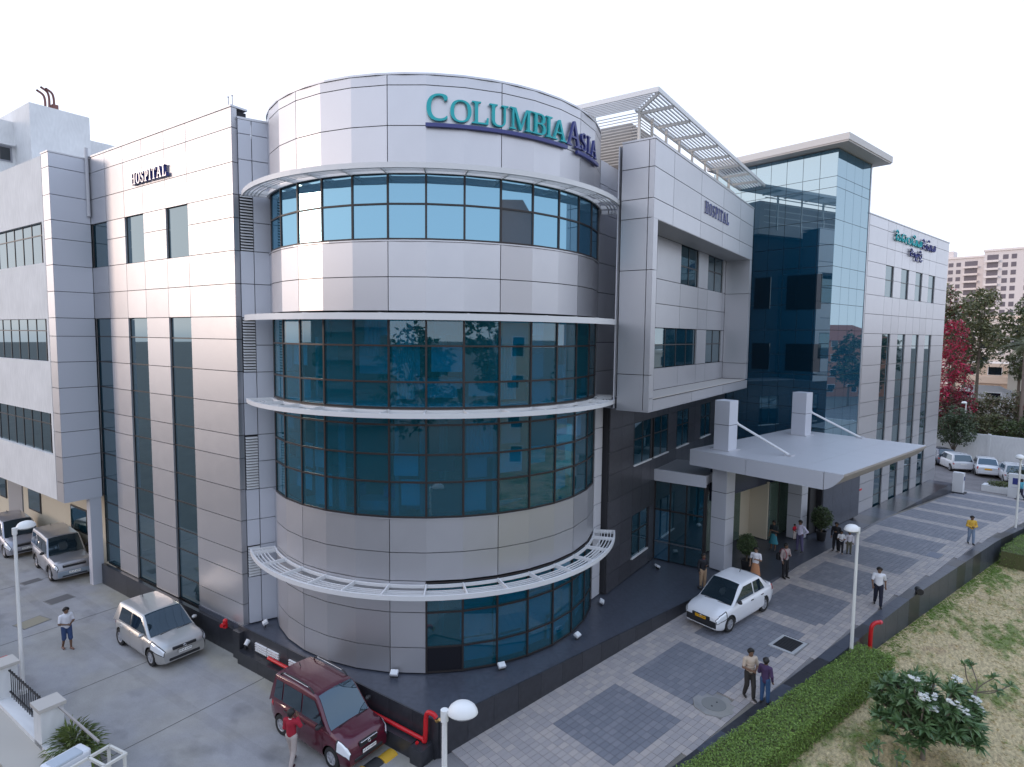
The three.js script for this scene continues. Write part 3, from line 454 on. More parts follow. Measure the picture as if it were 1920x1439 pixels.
// --- lobby front under the tower
{
  const f = sub('lobby_front', hospital, -AW), greenGlass = mat(0.42, 0.56, 0.48, { roughness: 0.03, ior: 1.6, transmission: 0.8, thickness: 0 });
  bx(f, 'lobby_wall', creamM, 32.0, 32.12, 1.2, 4.4, -16.45, -15.4); bx(f, 'lobby_wall', creamM, 31.0, 32.0, 1.2, 4.4, -16.55, -16.45); bx(f, 'lobby_wall', creamM, 27, 36.5, 1.2, 4.6, -21, -20.8); bx(f, 'lobby_wall', creamM, 36.3, 36.5, 1.2, 4.6, -20.8, -15.4);
  bx(f, 'lobby_ceiling', mat(0.6, 0.6, 0.58), 25.6, 36.5, 4.6, 4.75, -21, -15.64); bx(f, 'fascia', mat(0.02, 0.026, 0.05, { roughness: 0.2 }), 26.4, 35.4, 4.3, 6.2, -15.62, -15.5);
  for (const [a, b, n] of [[26.8, 28.2, -16.45], [28.2, 29.6, -16.45], [29.6, 31.0, -16.45], [32.1, 33.3, -15.42], [33.3, 34.6, -15.42], [34.6, 35.6, -15.42]]) { bx(f, 'glass_panel', greenGlass, a + 0.02, b - 0.02, 1.22, 4.3, n - 0.01, n + 0.005); bx(f, 'mullion', frameM, a - 0.02, a + 0.02, 1.2, 4.35, n - 0.05, n + 0.03); }
  bx(f, 'dark_pier', darkM, 34.7, 35.55, 1.2, 6.2, -15.3, -14.3);
  const d = sub('side_entrance', hospital);
  for (const [z0, z1, y0, y1, m] of [[-10.98, -10.2, 1.22, 3.7, glassFlat], [-10.2, -9.4, 1.22, 3.7, glassFlat], [-9.4, -8.55, 1.22, 3.7, glassFlat], [-10.98, -10.2, 3.75, 5.2, glassFlat], [-10.2, -9.4, 3.75, 5.2, glassFlat], [-9.4, -8.55, 3.75, 5.2, glassFlat]]) bx(d, z0 < -10.5 && y0 < 2 ? 'door' : 'window_pane', z0 < -10.5 && y0 < 2 ? glassTower : m, 28.5, 28.52, y0, y1, z0 + 0.03, z1 - 0.03);
  for (const z of [-10.98, -10.2, -9.4, -8.55]) bx(d, 'mullion', frameM, 28.46, 28.56, 1.2, 5.2, z - 0.03, z + 0.03); bx(d, 'transom', frameM, 28.46, 28.56, 3.69, 3.76, -10.98, -8.55); bx(d, 'handrail', mat(0.25, 0.25, 0.27, { metalness: 0.8, roughness: 0.3 }), 28.3, 28.34, 2.15, 2.2, -10.9, -8.6);
  bx(d, 'porch_fascia', matteM[0], 28.3, 28.45, 5.18, 5.74, -11, -8.46); bx(d, 'porch_roof', panelM[1], 28.45, 31.5, 5.3, 5.72, -11, -8.46); bx(d, 'wall_core', darkM, 28.6, 28.8, 1.2, 5.2, -11, -8.5); bx(d, 'wall_core', darkM, 28.6, 40, 4.8, 9.4, -12, -11.1);
}
// ---------------------------------------------------------------- entrance canopy
{
  const c = thing('entrance_canopy', 'flat grey drop-off canopy on two square columns with white tie rods', 'canopy', [0, 0, 0], -AW);
  const roofM = mat(0.5, 0.5, 0.52, { metalness: 0.3, roughness: 0.5 }), W0 = 25.05, W1 = 35.4;
  const sh = new THREE.Shape(); sh.moveTo(-15.9, 6.22); sh.lineTo(-9.95, 6.22); sh.quadraticCurveTo(-9.5, 6.3, -9.1, 6.86); sh.lineTo(-9.1, 6.93); sh.lineTo(-15.9, 6.93);
  const g = new THREE.ExtrudeGeometry(sh, { depth: W1 - W0 - 0.04, bevelEnabled: false, curveSegments: 8 }).rotateY(-Math.PI / 2); g.translate(W1 - 0.02, 0, 0);   // shape x -> local z
  part('roof_body', toCreasedNormals(plain(g), 0.5), mat(0.4, 0.36, 0.34, { roughness: 0.5, metalness: 0.3 }), c);
  for (let i = 0; i < 7; i++) for (let k = 0; k < 4; k++) bx(c, 'roof_panel', roofM, W0 + i * 1.479 + 0.004, W0 + (i + 1) * 1.479 - 0.004, 6.932, 6.955, -15.9 + k * 1.7 + 0.004, -15.9 + (k + 1) * 1.7 - 0.004);
  for (const [a, b] of [[-15.9, -13.1], [-13.1, -9.83]]) bx(c, 'fascia_panel', matteM[0], W0 - 0.03, W0 + 0.015, 6.22, 6.95, a + 0.01, b - 0.01);
  const cu = new THREE.Shape(); cu.moveTo(-9.81, 6.235); cu.quadraticCurveTo(-9.45, 6.33, -9.1, 6.86); cu.lineTo(-9.1, 6.95); cu.lineTo(-9.81, 6.95); part('fascia_panel', plain(new THREE.ExtrudeGeometry(cu, { depth: 0.04, bevelEnabled: false }).rotateY(-Math.PI / 2).translate(W0 + 0.012, 0, 0)), matteM[0], c);
  for (const [w, n, aw, an] of [[25.93, -14.46, 26.75, -12.2], [33.35, -14.18, 34.7, -12.05]]) {
    const col = sub('column', c);
    for (const [y0, y1] of [[1.2, 2.45], [2.45, 3.7], [3.7, 4.95], [4.95, 6.22], [6.96, 8.15], [8.15, 9.3]]) part('panel', rbox(0.76, y1 - y0 - 0.024, 0.76, 0.012, 1), pick(matteM), col, [w + 0.38, (y0 + y1) / 2, n - 0.38]);
    bx(col, 'column_core', jointM, w + 0.03, w + 0.73, 1.2, 9.28, n - 0.73, n - 0.03);
    bx(col, 'flashing', roofM, w - 0.12, w + 0.88, 6.956, 6.99, n - 0.88, n + 0.12);
    const a = [w + 0.82, 8.2, n - 0.1], b = [aw + 0.4, 7.0, an];
    const r = part('tie_rod', rod(a, b, 0.055, 0.055, 12), whiteM, c); part('anchor_plate', boxG(0.42, 0.06, 0.32), roofM, r, [aw + 0.45, 6.985, an]); part('clevis', new THREE.SphereGeometry(0.1, 12, 8), whiteM, r, a);
  }
}
// ---------------------------------------------------------------- lettering
const fl = new FontLoader();
const serif = await fl.loadAsync('fonts/droid/droid_serif_regular.typeface.json'), serifB = await fl.loadAsync('fonts/droid/droid_serif_bold.typeface.json');
const glyph = (ch, size, depth, font = serif) => { const g = new TextGeometry(ch, { font, size, depth, curveSegments: 6, bevelEnabled: false }); g.computeBoundingBox(); const b = g.boundingBox, ks = size / (b.max.y - Math.max(b.min.y, -0.02)); g.scale(ks, ks, 1); g.computeBoundingBox(); b.copy(g.boundingBox); g.translate(-(b.min.x + b.max.x) / 2, 0, 0); g.userData.w = b.max.x - b.min.x; return g; };
{
  const s = thing('curved_name_sign', 'large teal and navy raised letters curving round the top of the drum', 'sign');
  const put = (ch, th, base, h, m, stretch = 1) => { const g = glyph(ch, h, 0.09); g.scale(stretch, 1, 1); part('letter', g, m, s, dp(th, RD + 0.02, base), (90 - th) * R2); };
  const b = 18.66; put('C', 139.0, b, 0.8, tealM, 1.12);
  [['O', 132.8, 1.15], ['L', 127.6, 1.05], ['U', 122.4, 1.0], ['M', 115.7, 1.02], ['B', 109.7, 1.05], ['I', 106.1, 1], ['A', 101.9, 1.05]].forEach(([ch, t, k]) => put(ch, t, b, 0.66, tealM, k));
  put('A', 95.0, b - 0.02, 0.84, navyM, 1.02); [['S', 89.5, 1], ['I', 86.0, 1], ['A', 81.6, 1.0]].forEach(([ch, t, k]) => put(ch, t, b, 0.6, navyM, k));
  arc(s, 'underline', navyM, RD + 0.02, RD + 0.13, 98.6, 142, 18.47, 18.58, 18); arc(s, 'underline', navyM, RD + 0.02, RD + 0.13, 77.2, 93.5, 18.46, 18.57, 8);
}
{
  const face = mat(0.78, 0.74, 0.72, { roughness: 0.3, metalness: 0.4 });
  const w1 = thing('wall_lettering', 'small HOSPITAL letters with pale faces on the sunlit side facade', 'sign', [12.6, 18.36, -26.78], -Math.PI / 2);
  const w2 = thing('wall_lettering', 'dark navy HOSPITAL letters on the front fascia over the entrance side', 'sign', [28.6, 17.58, -8.48], 0);
  for (const [w, ms, h, total] of [[w1, [face, navyM], 0.46, 2.95], [w2, [navyM, navyM], 0.52, 3.6]]) {
    const gs = [...'HOSPITAL'].map(ch => glyph(ch, h, w === w1 ? 0.13 : 0.03, w === w1 ? serifB : serif)), sum = gs.reduce((a, g) => a + g.userData.w, 0), kx = Math.min(1.1, total * (w === w1 ? 0.84 : 0.72) / sum), gap = (total - sum * kx) / 7; let x = -total / 2;
    gs.forEach(g => { g.scale(kx, 1, 1); part('letter', g, ms, w, [x + g.userData.w * kx / 2, 0, 0.02]); x += g.userData.w * kx + gap; });
  }
  // Kannada lettering: rounded strokes, one mesh per character
  const k = thing('kannada_sign', 'two rows of teal and navy Kannada letters high on the far wing', 'sign', WN(0, 0, 0), -AW);
  const strokes = {
    ko: [[[0.1, 0.75], [0.3, 0.95], [0.5, 0.75]], [[0.1, 0.55], [0.5, 0.62], [0.85, 0.55]], [[0.5, 0.6], [0.2, 0.45], [0.12, 0.2], [0.35, 0.05], [0.5, 0.25], [0.65, 0.05], [0.9, 0.2], [0.82, 0.42], [0.5, 0.5]]],
    la: [[[0.1, 0.7], [0.5, 0.75], [0.9, 0.7]], [[0.3, 0.7], [0.12, 0.4], [0.2, 0.08], [0.42, 0.2], [0.5, 0.4], [0.58, 0.2], [0.8, 0.08], [0.9, 0.4], [0.75, 0.55]]],
    am: [[[0.5, 0.62], [0.2, 0.5], [0.2, 0.15], [0.5, 0.04], [0.8, 0.15], [0.8, 0.5], [0.5, 0.62]]],
    bi: [[[0.3, 0.8], [0.5, 1.0], [0.72, 0.85], [0.5, 0.72]], [[0.12, 0.66], [0.1, 0.2], [0.3, 0.05], [0.5, 0.25], [0.7, 0.05], [0.9, 0.2], [0.88, 0.66]]],
    ya: [[[0.05, 0.65], [0.08, 0.2], [0.25, 0.05], [0.4, 0.3], [0.55, 0.05], [0.75, 0.15], [0.78, 0.6]], [[0.78, 0.6], [1.0, 0.65], [1.02, 0.2], [0.9, 0.1]]],
    e: [[[0.2, 0.8], [0.35, 0.95], [0.5, 0.8], [0.5, 0.62]], [[0.15, 0.6], [0.8, 0.68]], [[0.5, 0.62], [0.15, 0.4], [0.2, 0.08], [0.55, 0.05], [0.85, 0.2], [0.75, 0.45], [0.5, 0.35]]],
    shi: [[[0.3, 0.85], [0.5, 1.02], [0.7, 0.88]], [[0.1, 0.62], [0.12, 0.15], [0.4, 0.04], [0.55, 0.3], [0.3, 0.4]], [[0.55, 0.3], [0.75, 0.04], [0.92, 0.3], [0.88, 0.62]]],
    spa: [[[0.1, 0.6], [0.15, 0.15], [0.4, 0.05], [0.5, 0.35], [0.65, 0.05], [0.9, 0.2], [0.85, 0.6]], [[0.55, 0.0], [0.4, -0.25], [0.6, -0.45], [0.9, -0.35]]],
    tre: [[[0.25, 0.8], [0.45, 0.98], [0.65, 0.82]], [[0.1, 0.55], [0.5, 0.62], [0.9, 0.55]], [[0.5, 0.55], [0.15, 0.3], [0.3, 0.05], [0.7, 0.05], [0.85, 0.3], [0.6, 0.4]], [[0.6, 0.0], [0.4, -0.3], [0.75, -0.45], [1.0, -0.2]]],
  };
  const rowOf = (names, x0, dx, y, h, ms) => names.forEach((nm, i) => { const g = join(strokes[nm].map(s => tubeG(s.map(([a, b2]) => [a * dx * 0.92, b2 * h, 0]), 0.052, 18, 6))); part('letter', g, ms(i), k, [x0 + i * dx, y, -14.33 + 0.1]); });
  rowOf(['ko', 'la', 'am', 'bi', 'ya', 'e', 'shi', 'ya'], 45.75, 1.09, 18.72, 0.72, i => i < 5 ? tealM : navyM); rowOf(['e', 'spa', 'tre'], 48.75, 0.93, 18.0, 0.52, () => navyM);
}

// ---------------------------------------------------------------- vegetation
function leafG(l, w, bend = 0.25) {   // a pointed, folded leaf lying along +z
  const P = [0, 0, 0, -w, 0.06 * l, l * 0.45, 0, -0.02 * l, l * 0.45, 0, 0, 0, 0, -0.02 * l, l * 0.45, w, 0.06 * l, l * 0.45, -w, 0.06 * l, l * 0.45, 0, -bend * l * 0.5, l, 0, -0.02 * l, l * 0.45, 0, -0.02 * l, l * 0.45, 0, -bend * l * 0.5, l, w, 0.06 * l, l * 0.45];
  const g = new THREE.BufferGeometry(); g.setAttribute('position', new THREE.Float32BufferAttribute(P, 3)); g.computeVertexNormals(); return g;
}
const leafMat = (o = {}) => new THREE.MeshPhysicalMaterial({ color: 0xffffff, roughness: 0.55, transmission: 0.25, thickness: 0, side: THREE.DoubleSide, ...o });
const leafM = leafMat({ roughness: 0.75 }), glossLeaf = leafMat({ roughness: 0.4 });
function scatter(name, parent, geo, m, list, color) {   // list of {p, s, q?}; one InstancedMesh of foliage
  const im = all(new THREE.InstancedMesh(geo, m, list.length)); im.userData.kind = 'stuff'; const M = new THREE.Matrix4(), q = new THREE.Quaternion(), e = new THREE.Euler(), c = new THREE.Color(); im.name = name;
  list.forEach((o, i) => { if (o.q) q.copy(o.q); else q.setFromEuler(e.set(rr(-1.3, 1.3), rr(0, 6.28), rr(-1, 1))); im.setMatrixAt(i, M.compose(V(...o.p), q, V(o.s, o.s, o.s))); im.setColorAt(i, color(c, o, i)); });
  parent.add(im); return im;
}
const tint = (a, b) => (c) => { const t = rnd(), k = rr(0.75, 1.25); return c.setRGB(lerp(a[0], b[0], t) * k, lerp(a[1], b[1], t) * k, lerp(a[2], b[2], t) * k); };
// hedges: a clipped box of small leaves over a twiggy core
function hedge(label, W0, W1, n0, n1, h, count) {
  const t = thing('hedge', label, 'hedge', [0, 0, 0], -AW, 'clipped hedges along the kerb');
  const core = new THREE.BoxGeometry(W1 - W0 - 0.1, h - 0.1, n1 - n0 - 0.1, 40, 4, 6); core.translate((W0 + W1) / 2, h / 2 - 0.03, 0);
  const off = W => kerbN(W) - kerbN(W0) , p = core.attributes.position;
  for (let i = 0; i < p.count; i++) p.setXYZ(i, p.getX(i), p.getY(i) + 0.03 * Math.sin(p.getX(i) * 3), p.getZ(i) + (n0 + n1) / 2 + off(p.getX(i)));
  core.computeVertexNormals(); part('twig_core', core, mat(0.11, 0.115, 0.05, { roughness: 1 }), t);
  const L = [];
  for (let i = 0; i < count; i++) {
    const W = rr(W0, W1), f = rnd(), top = f < 0.5, lump = 0.05 * fbm(W * 2.1, i % 7, 3, 2);
    const N = top ? rr(n0, n1) : f < 0.86 ? n1 + rr(-0.07, 0.045) + lump : n0 + rr(-0.03, 0.05), y = top ? h + rr(-0.06, 0.035) + lump + 0.03 * Math.sin(W * 3) : rr(0.02, h);
    L.push({ p: [f > 0.97 ? (rnd() < 0.5 ? W0 : W1) : W, f > 0.97 ? rr(0, h) : y, (f > 0.97 ? rr(n0, n1) : N) + off(W)], s: rr(0.7, 1.3), top });
  }
  const a = tint([0.13, 0.22, 0.035], [0.25, 0.37, 0.07]);
  scatter('foliage', t, leafG(0.062, 0.02), leafM, L, c => a(c));
}
hedge('long clipped green hedge between the kerb and the lamp post', 10.6, 24.35, -8.72, -7.55, 0.86, 42000);
hedge('short clipped hedge beside the plaza near the yellow shirted man', 41.2, 50, -6.9, -5.6, 0.95, 11000);
// frangipani: forked grey limbs, whorls of long leaves, white flower heads
function frangipani(label, pos, heads, opt = {}) {
  const t = thing('frangipani_tree', label, 'tree', pos, 0, 'frangipani trees on the lawn'), bark = mat(0.2, 0.17, 0.14, { roughness: 0.9 });
  const hub = V(0, opt.hub ?? 0.75, 0), limbs = [plain(rod([0, -0.05, 0], hub.toArray(), 0.06, 0.05))], L = [], F = [], Y = [], q = new THREE.Quaternion(), z = V(0, 0, 1);
  for (const h of heads) {
    const H = V(...h), mid = hub.clone().lerp(H, 0.5); mid.y -= 0.12 * H.distanceTo(hub); mid.x += rr(-0.12, 0.12); mid.z += rr(-0.12, 0.12);
    limbs.push(plain(tubeG([hub.toArray(), mid.toArray(), h], opt.twig ?? 0.024, 8, 5)));
    const out = H.clone().sub(hub).setY(0).multiplyScalar(0.35).add(V(0, 0.6, 0)).normalize();
    const n = opt.leaves ?? 20;
    for (let i = 0; i < n; i++) {
      const a = i * 2.4 + rr(-0.2, 0.2), el = rr(-0.15, 0.95) - (i < n * 0.55 ? 0.3 : 0), d = V(Math.cos(a) * Math.cos(el), Math.sin(el), Math.sin(a) * Math.cos(el)).add(out.clone().multiplyScalar(0.25)).normalize();
      const roll = new THREE.Quaternion().setFromUnitVectors(z, d); L.push({ p: [H.x, H.y + rr(-0.05, 0.04), H.z], s: rr(0.75, 1.2), q: roll });
    }
  }
  part('trunk', mergeGeometries(limbs), bark, t);
  const g1_ = tint([0.085, 0.165, 0.06], [0.17, 0.26, 0.11]);
  scatter('leaves', t, leafG(opt.leaf ?? 0.31, 0.052, 0.35), glossLeaf, L, c => g1_(c));
  const petal = leafG(0.055, 0.021, 0.3);
  for (const h of opt.flowers ?? []) {
    for (let i = 0; i < 12; i++) { const c = [h[0] + rr(-0.12, 0.12), h[1] + rr(0.08, 0.2), h[2] + rr(-0.1, 0.1)]; for (let k = 0; k < 5; k++) { const a = k * 1.2566 + i; F.push({ p: c, s: 1.15, q: new THREE.Quaternion().setFromUnitVectors(z, V(Math.cos(a), 0.45, Math.sin(a)).normalize()) }); } }
  }
  if (F.length) scatter('flowers', t, petal, leafMat({ roughness: 0.8 }), F, c => c.setRGB(0.82, 0.82, 0.78));
  return t;
}
{
  const heads = [], fl_ = []; seed = 101;
  for (let i = 0; i < 3000 && heads.length < 105; i++) {
    const a = rr(0, 6.28), u = rr(0.1, 1), r = 1.12 * Math.sqrt(rnd()), y = 0.7 + 1.5 * u * Math.sqrt(Math.max(0.05, 1 - (r / 1.25) ** 2)), p = [r * Math.cos(a) + 0.1, y, r * Math.sin(a)];
    if (heads.every(h => Math.hypot(h[0] - p[0], h[1] - p[1], h[2] - p[2]) > 0.215)) heads.push(p);
  }
  heads.slice().sort((p, q) => (q[1] + 0.55 * Math.hypot(q[0], q[2])) - (p[1] + 0.55 * Math.hypot(p[0], p[2]))).slice(0, 44).forEach((h, i) => { if (i % 3 === 0) fl_.push([h[0] * 1.04, h[1] + 0.08, h[2] * 1.04]); });
  frangipani('round frangipani tree with white flower heads on the lawn', [20.75, 0, 0.35], heads, { flowers: fl_, leaves: 22 }).scale.setScalar(1.14);
  frangipani('bare young frangipani with few leaf whorls nearest the hedge', [18.6, 0, -0.35], [[0.1, 1.0, -0.5], [0.5, 0.95, -0.35], [-0.25, 0.85, -0.35], [0.35, 0.85, 0.25], [0.0, 0.75, 0.5], [0.75, 0.75, 0.1]], { hub: 0.3, twig: 0.016, leaves: 11, leaf: 0.24 });
  frangipani('small leggy frangipani growing behind the flowering one', [25.2, 0, 1.75], [[-0.3, 1.35, -0.35], [0.1, 1.2, -0.15], [0.0, 1.0, 0.45], [0.1, 0.85, 0.9], [-0.3, 0.75, 0.55]], { hub: 0.35, twig: 0.018, leaves: 13, leaf: 0.26 });
}
// clipped ball shrubs in black pots at the entrance
for (const [W, N, r, h, label] of [[27.0, -13.9, 0.44, 1.5, 'tall clipped potted shrub standing by the nearer canopy column'], [34.3, -13.45, 0.55, 1.55, 'round clipped potted shrub standing by the farther canopy column']]) {
  const t = thing('potted_shrub', label, 'potted plant', WN(W, 1.2, N), 0, 'potted shrubs at the entrance');
  part('pot', new THREE.LatheGeometry([[0.001, 0], [0.2, 0], [0.27, 0.5], [0.29, 0.52], [0.25, 0.52], [0.24, 0.44], [0.001, 0.44]].map(p => new THREE.Vector2(...p)), 20), darkM, t); part('stem', rod([0, 0.4, 0], [0, h - r, 0], 0.04), mat(0.12, 0.09, 0.06), t);
  const L = []; for (let i = 0; i < 2600; i++) { const v = V(rr(-1, 1), rr(-1, 1), rr(-1, 1)); if (v.lengthSq() > 1 || v.lengthSq() < 0.35) { i--; continue; } L.push({ p: [v.x * r, h - r * 0.55 + v.y * r * 1.15, v.z * r], s: rr(0.8, 1.3) }); }
  scatter('foliage', t, leafG(0.1, 0.03), leafM, L, tint([0.05, 0.085, 0.03], [0.09, 0.14, 0.045])); part('twigs', join(Array.from({ length: 26 }, () => { const v = V(rr(-1, 1), rr(-0.8, 1), rr(-1, 1)).normalize().multiplyScalar(r * 0.85); return rod([0, h - r * 1.2, 0], [v.x, h - r * 0.55 + v.y, v.z], 0.014, 0.006, 5); })), mat(0.12, 0.09, 0.06), t);
}
// generic trees: limbs and clumped leaves; crown = list of [x, y, z, radius]
function tree(name, label, pos, trunkH, lobes, opt = {}) {
  const t = thing(name, label, 'tree', pos, 0, opt.group), limbs = [], L = [], [r0, r1] = opt.trunk ?? [0.22, 0.1];
  limbs.push(plain(rod([0, -0.1, 0], [0, trunkH, 0], r0, r1)));
  for (const [x, y, z, r] of lobes) {
    limbs.push(plain(tubeG([[0, trunkH * 0.75, 0], [x * 0.45, lerp(trunkH * 0.75, y, 0.5), z * 0.45], [x, y, z]], r1 * 0.5, 6, 5)));
    const n = Math.round((opt.dens ?? 260) * r * r); let k = 0;
    while (k < n) {   // leaves gather in small clumps
      const v = V(rr(-1, 1), rr(-1, 1), rr(-1, 1)); if (v.lengthSq() > 1 || v.length() < rnd() * 0.9) continue;
      const c = v.multiplyScalar(r); for (let q = 0; q < 9 && k < n; q++, k++) L.push({ p: [x + c.x + rr(-0.22, 0.22) * r * 0.5, y + c.y * 0.85 + rr(-0.22, 0.22) * r * 0.5, z + c.z + rr(-0.22, 0.22) * r * 0.5], s: rr(0.6, 1.3), k: rnd() });
    }
  }
  part('trunk', mergeGeometries(limbs), opt.bark ?? mat(0.14, 0.11, 0.085, { roughness: 0.95 }), t);
  scatter('crown', t, leafG(opt.leaf ?? 0.3, (opt.leaf ?? 0.3) * 0.3), leafM, L, opt.color ?? tint([0.05, 0.075, 0.025], [0.11, 0.13, 0.045])); return t;
}
const lobesIn = (n, w, y0, y1, r0, r1) => Array.from({ length: n }, () => [rr(-w, w), rr(y0, y1), rr(-w, w), rr(r0, r1)]);
function palm(label, pos, h, group) {
  const t = thing('palm_tree', label, 'palm', pos, 0, group), top = V(rr(-0.3, 0.3), h, rr(-0.3, 0.3));
  part('trunk', tubeG([[0, -0.1, 0], [0.15, h * 0.5, 0.1], top.toArray()], 0.17, 12, 8), mat(0.24, 0.19, 0.16, { roughness: 0.95 }), t);
  const P = []; for (let f = 0; f < 20; f++) {
    const a = f * 2.4, el = 0.9 - 1.3 * (f / 20), l = rr(2.6, 3.3); let prev = top.clone();
    for (let i = 1; i <= 12; i++) {
      const k = i / 12, p = V(top.x + Math.cos(a) * Math.cos(el) * l * k, top.y + Math.sin(el) * l * k - 1.7 * k * k, top.z + Math.sin(a) * Math.cos(el) * l * k), side = V(-Math.sin(a), 0, Math.cos(a)), ln = 0.62 * Math.sin(Math.PI * (0.15 + 0.8 * k)), dir = p.clone().sub(prev);
      for (const s of [-1, 1]) for (const u of [0, 0.5]) { const b0 = prev.clone().lerp(p, u), b1 = prev.clone().lerp(p, u + 0.3), tip = b0.clone().addScaledVector(side, s * ln).addScaledVector(dir, 0.8).add(V(0, -0.28 * ln, 0)); P.push(...b0.toArray(), ...b1.toArray(), ...tip.toArray()); }
      const w = side.clone().multiplyScalar(0.03); P.push(...prev.clone().sub(w).toArray(), ...prev.clone().add(w).toArray(), ...p.toArray()); prev = p;
    }
  }
  const g = new THREE.BufferGeometry(); g.setAttribute('position', new THREE.Float32BufferAttribute(P, 3)); g.computeVertexNormals(); part('fronds', g, leafMat({ color: lin(0.12, 0.13, 0.05), roughness: 0.7 }), t);
}
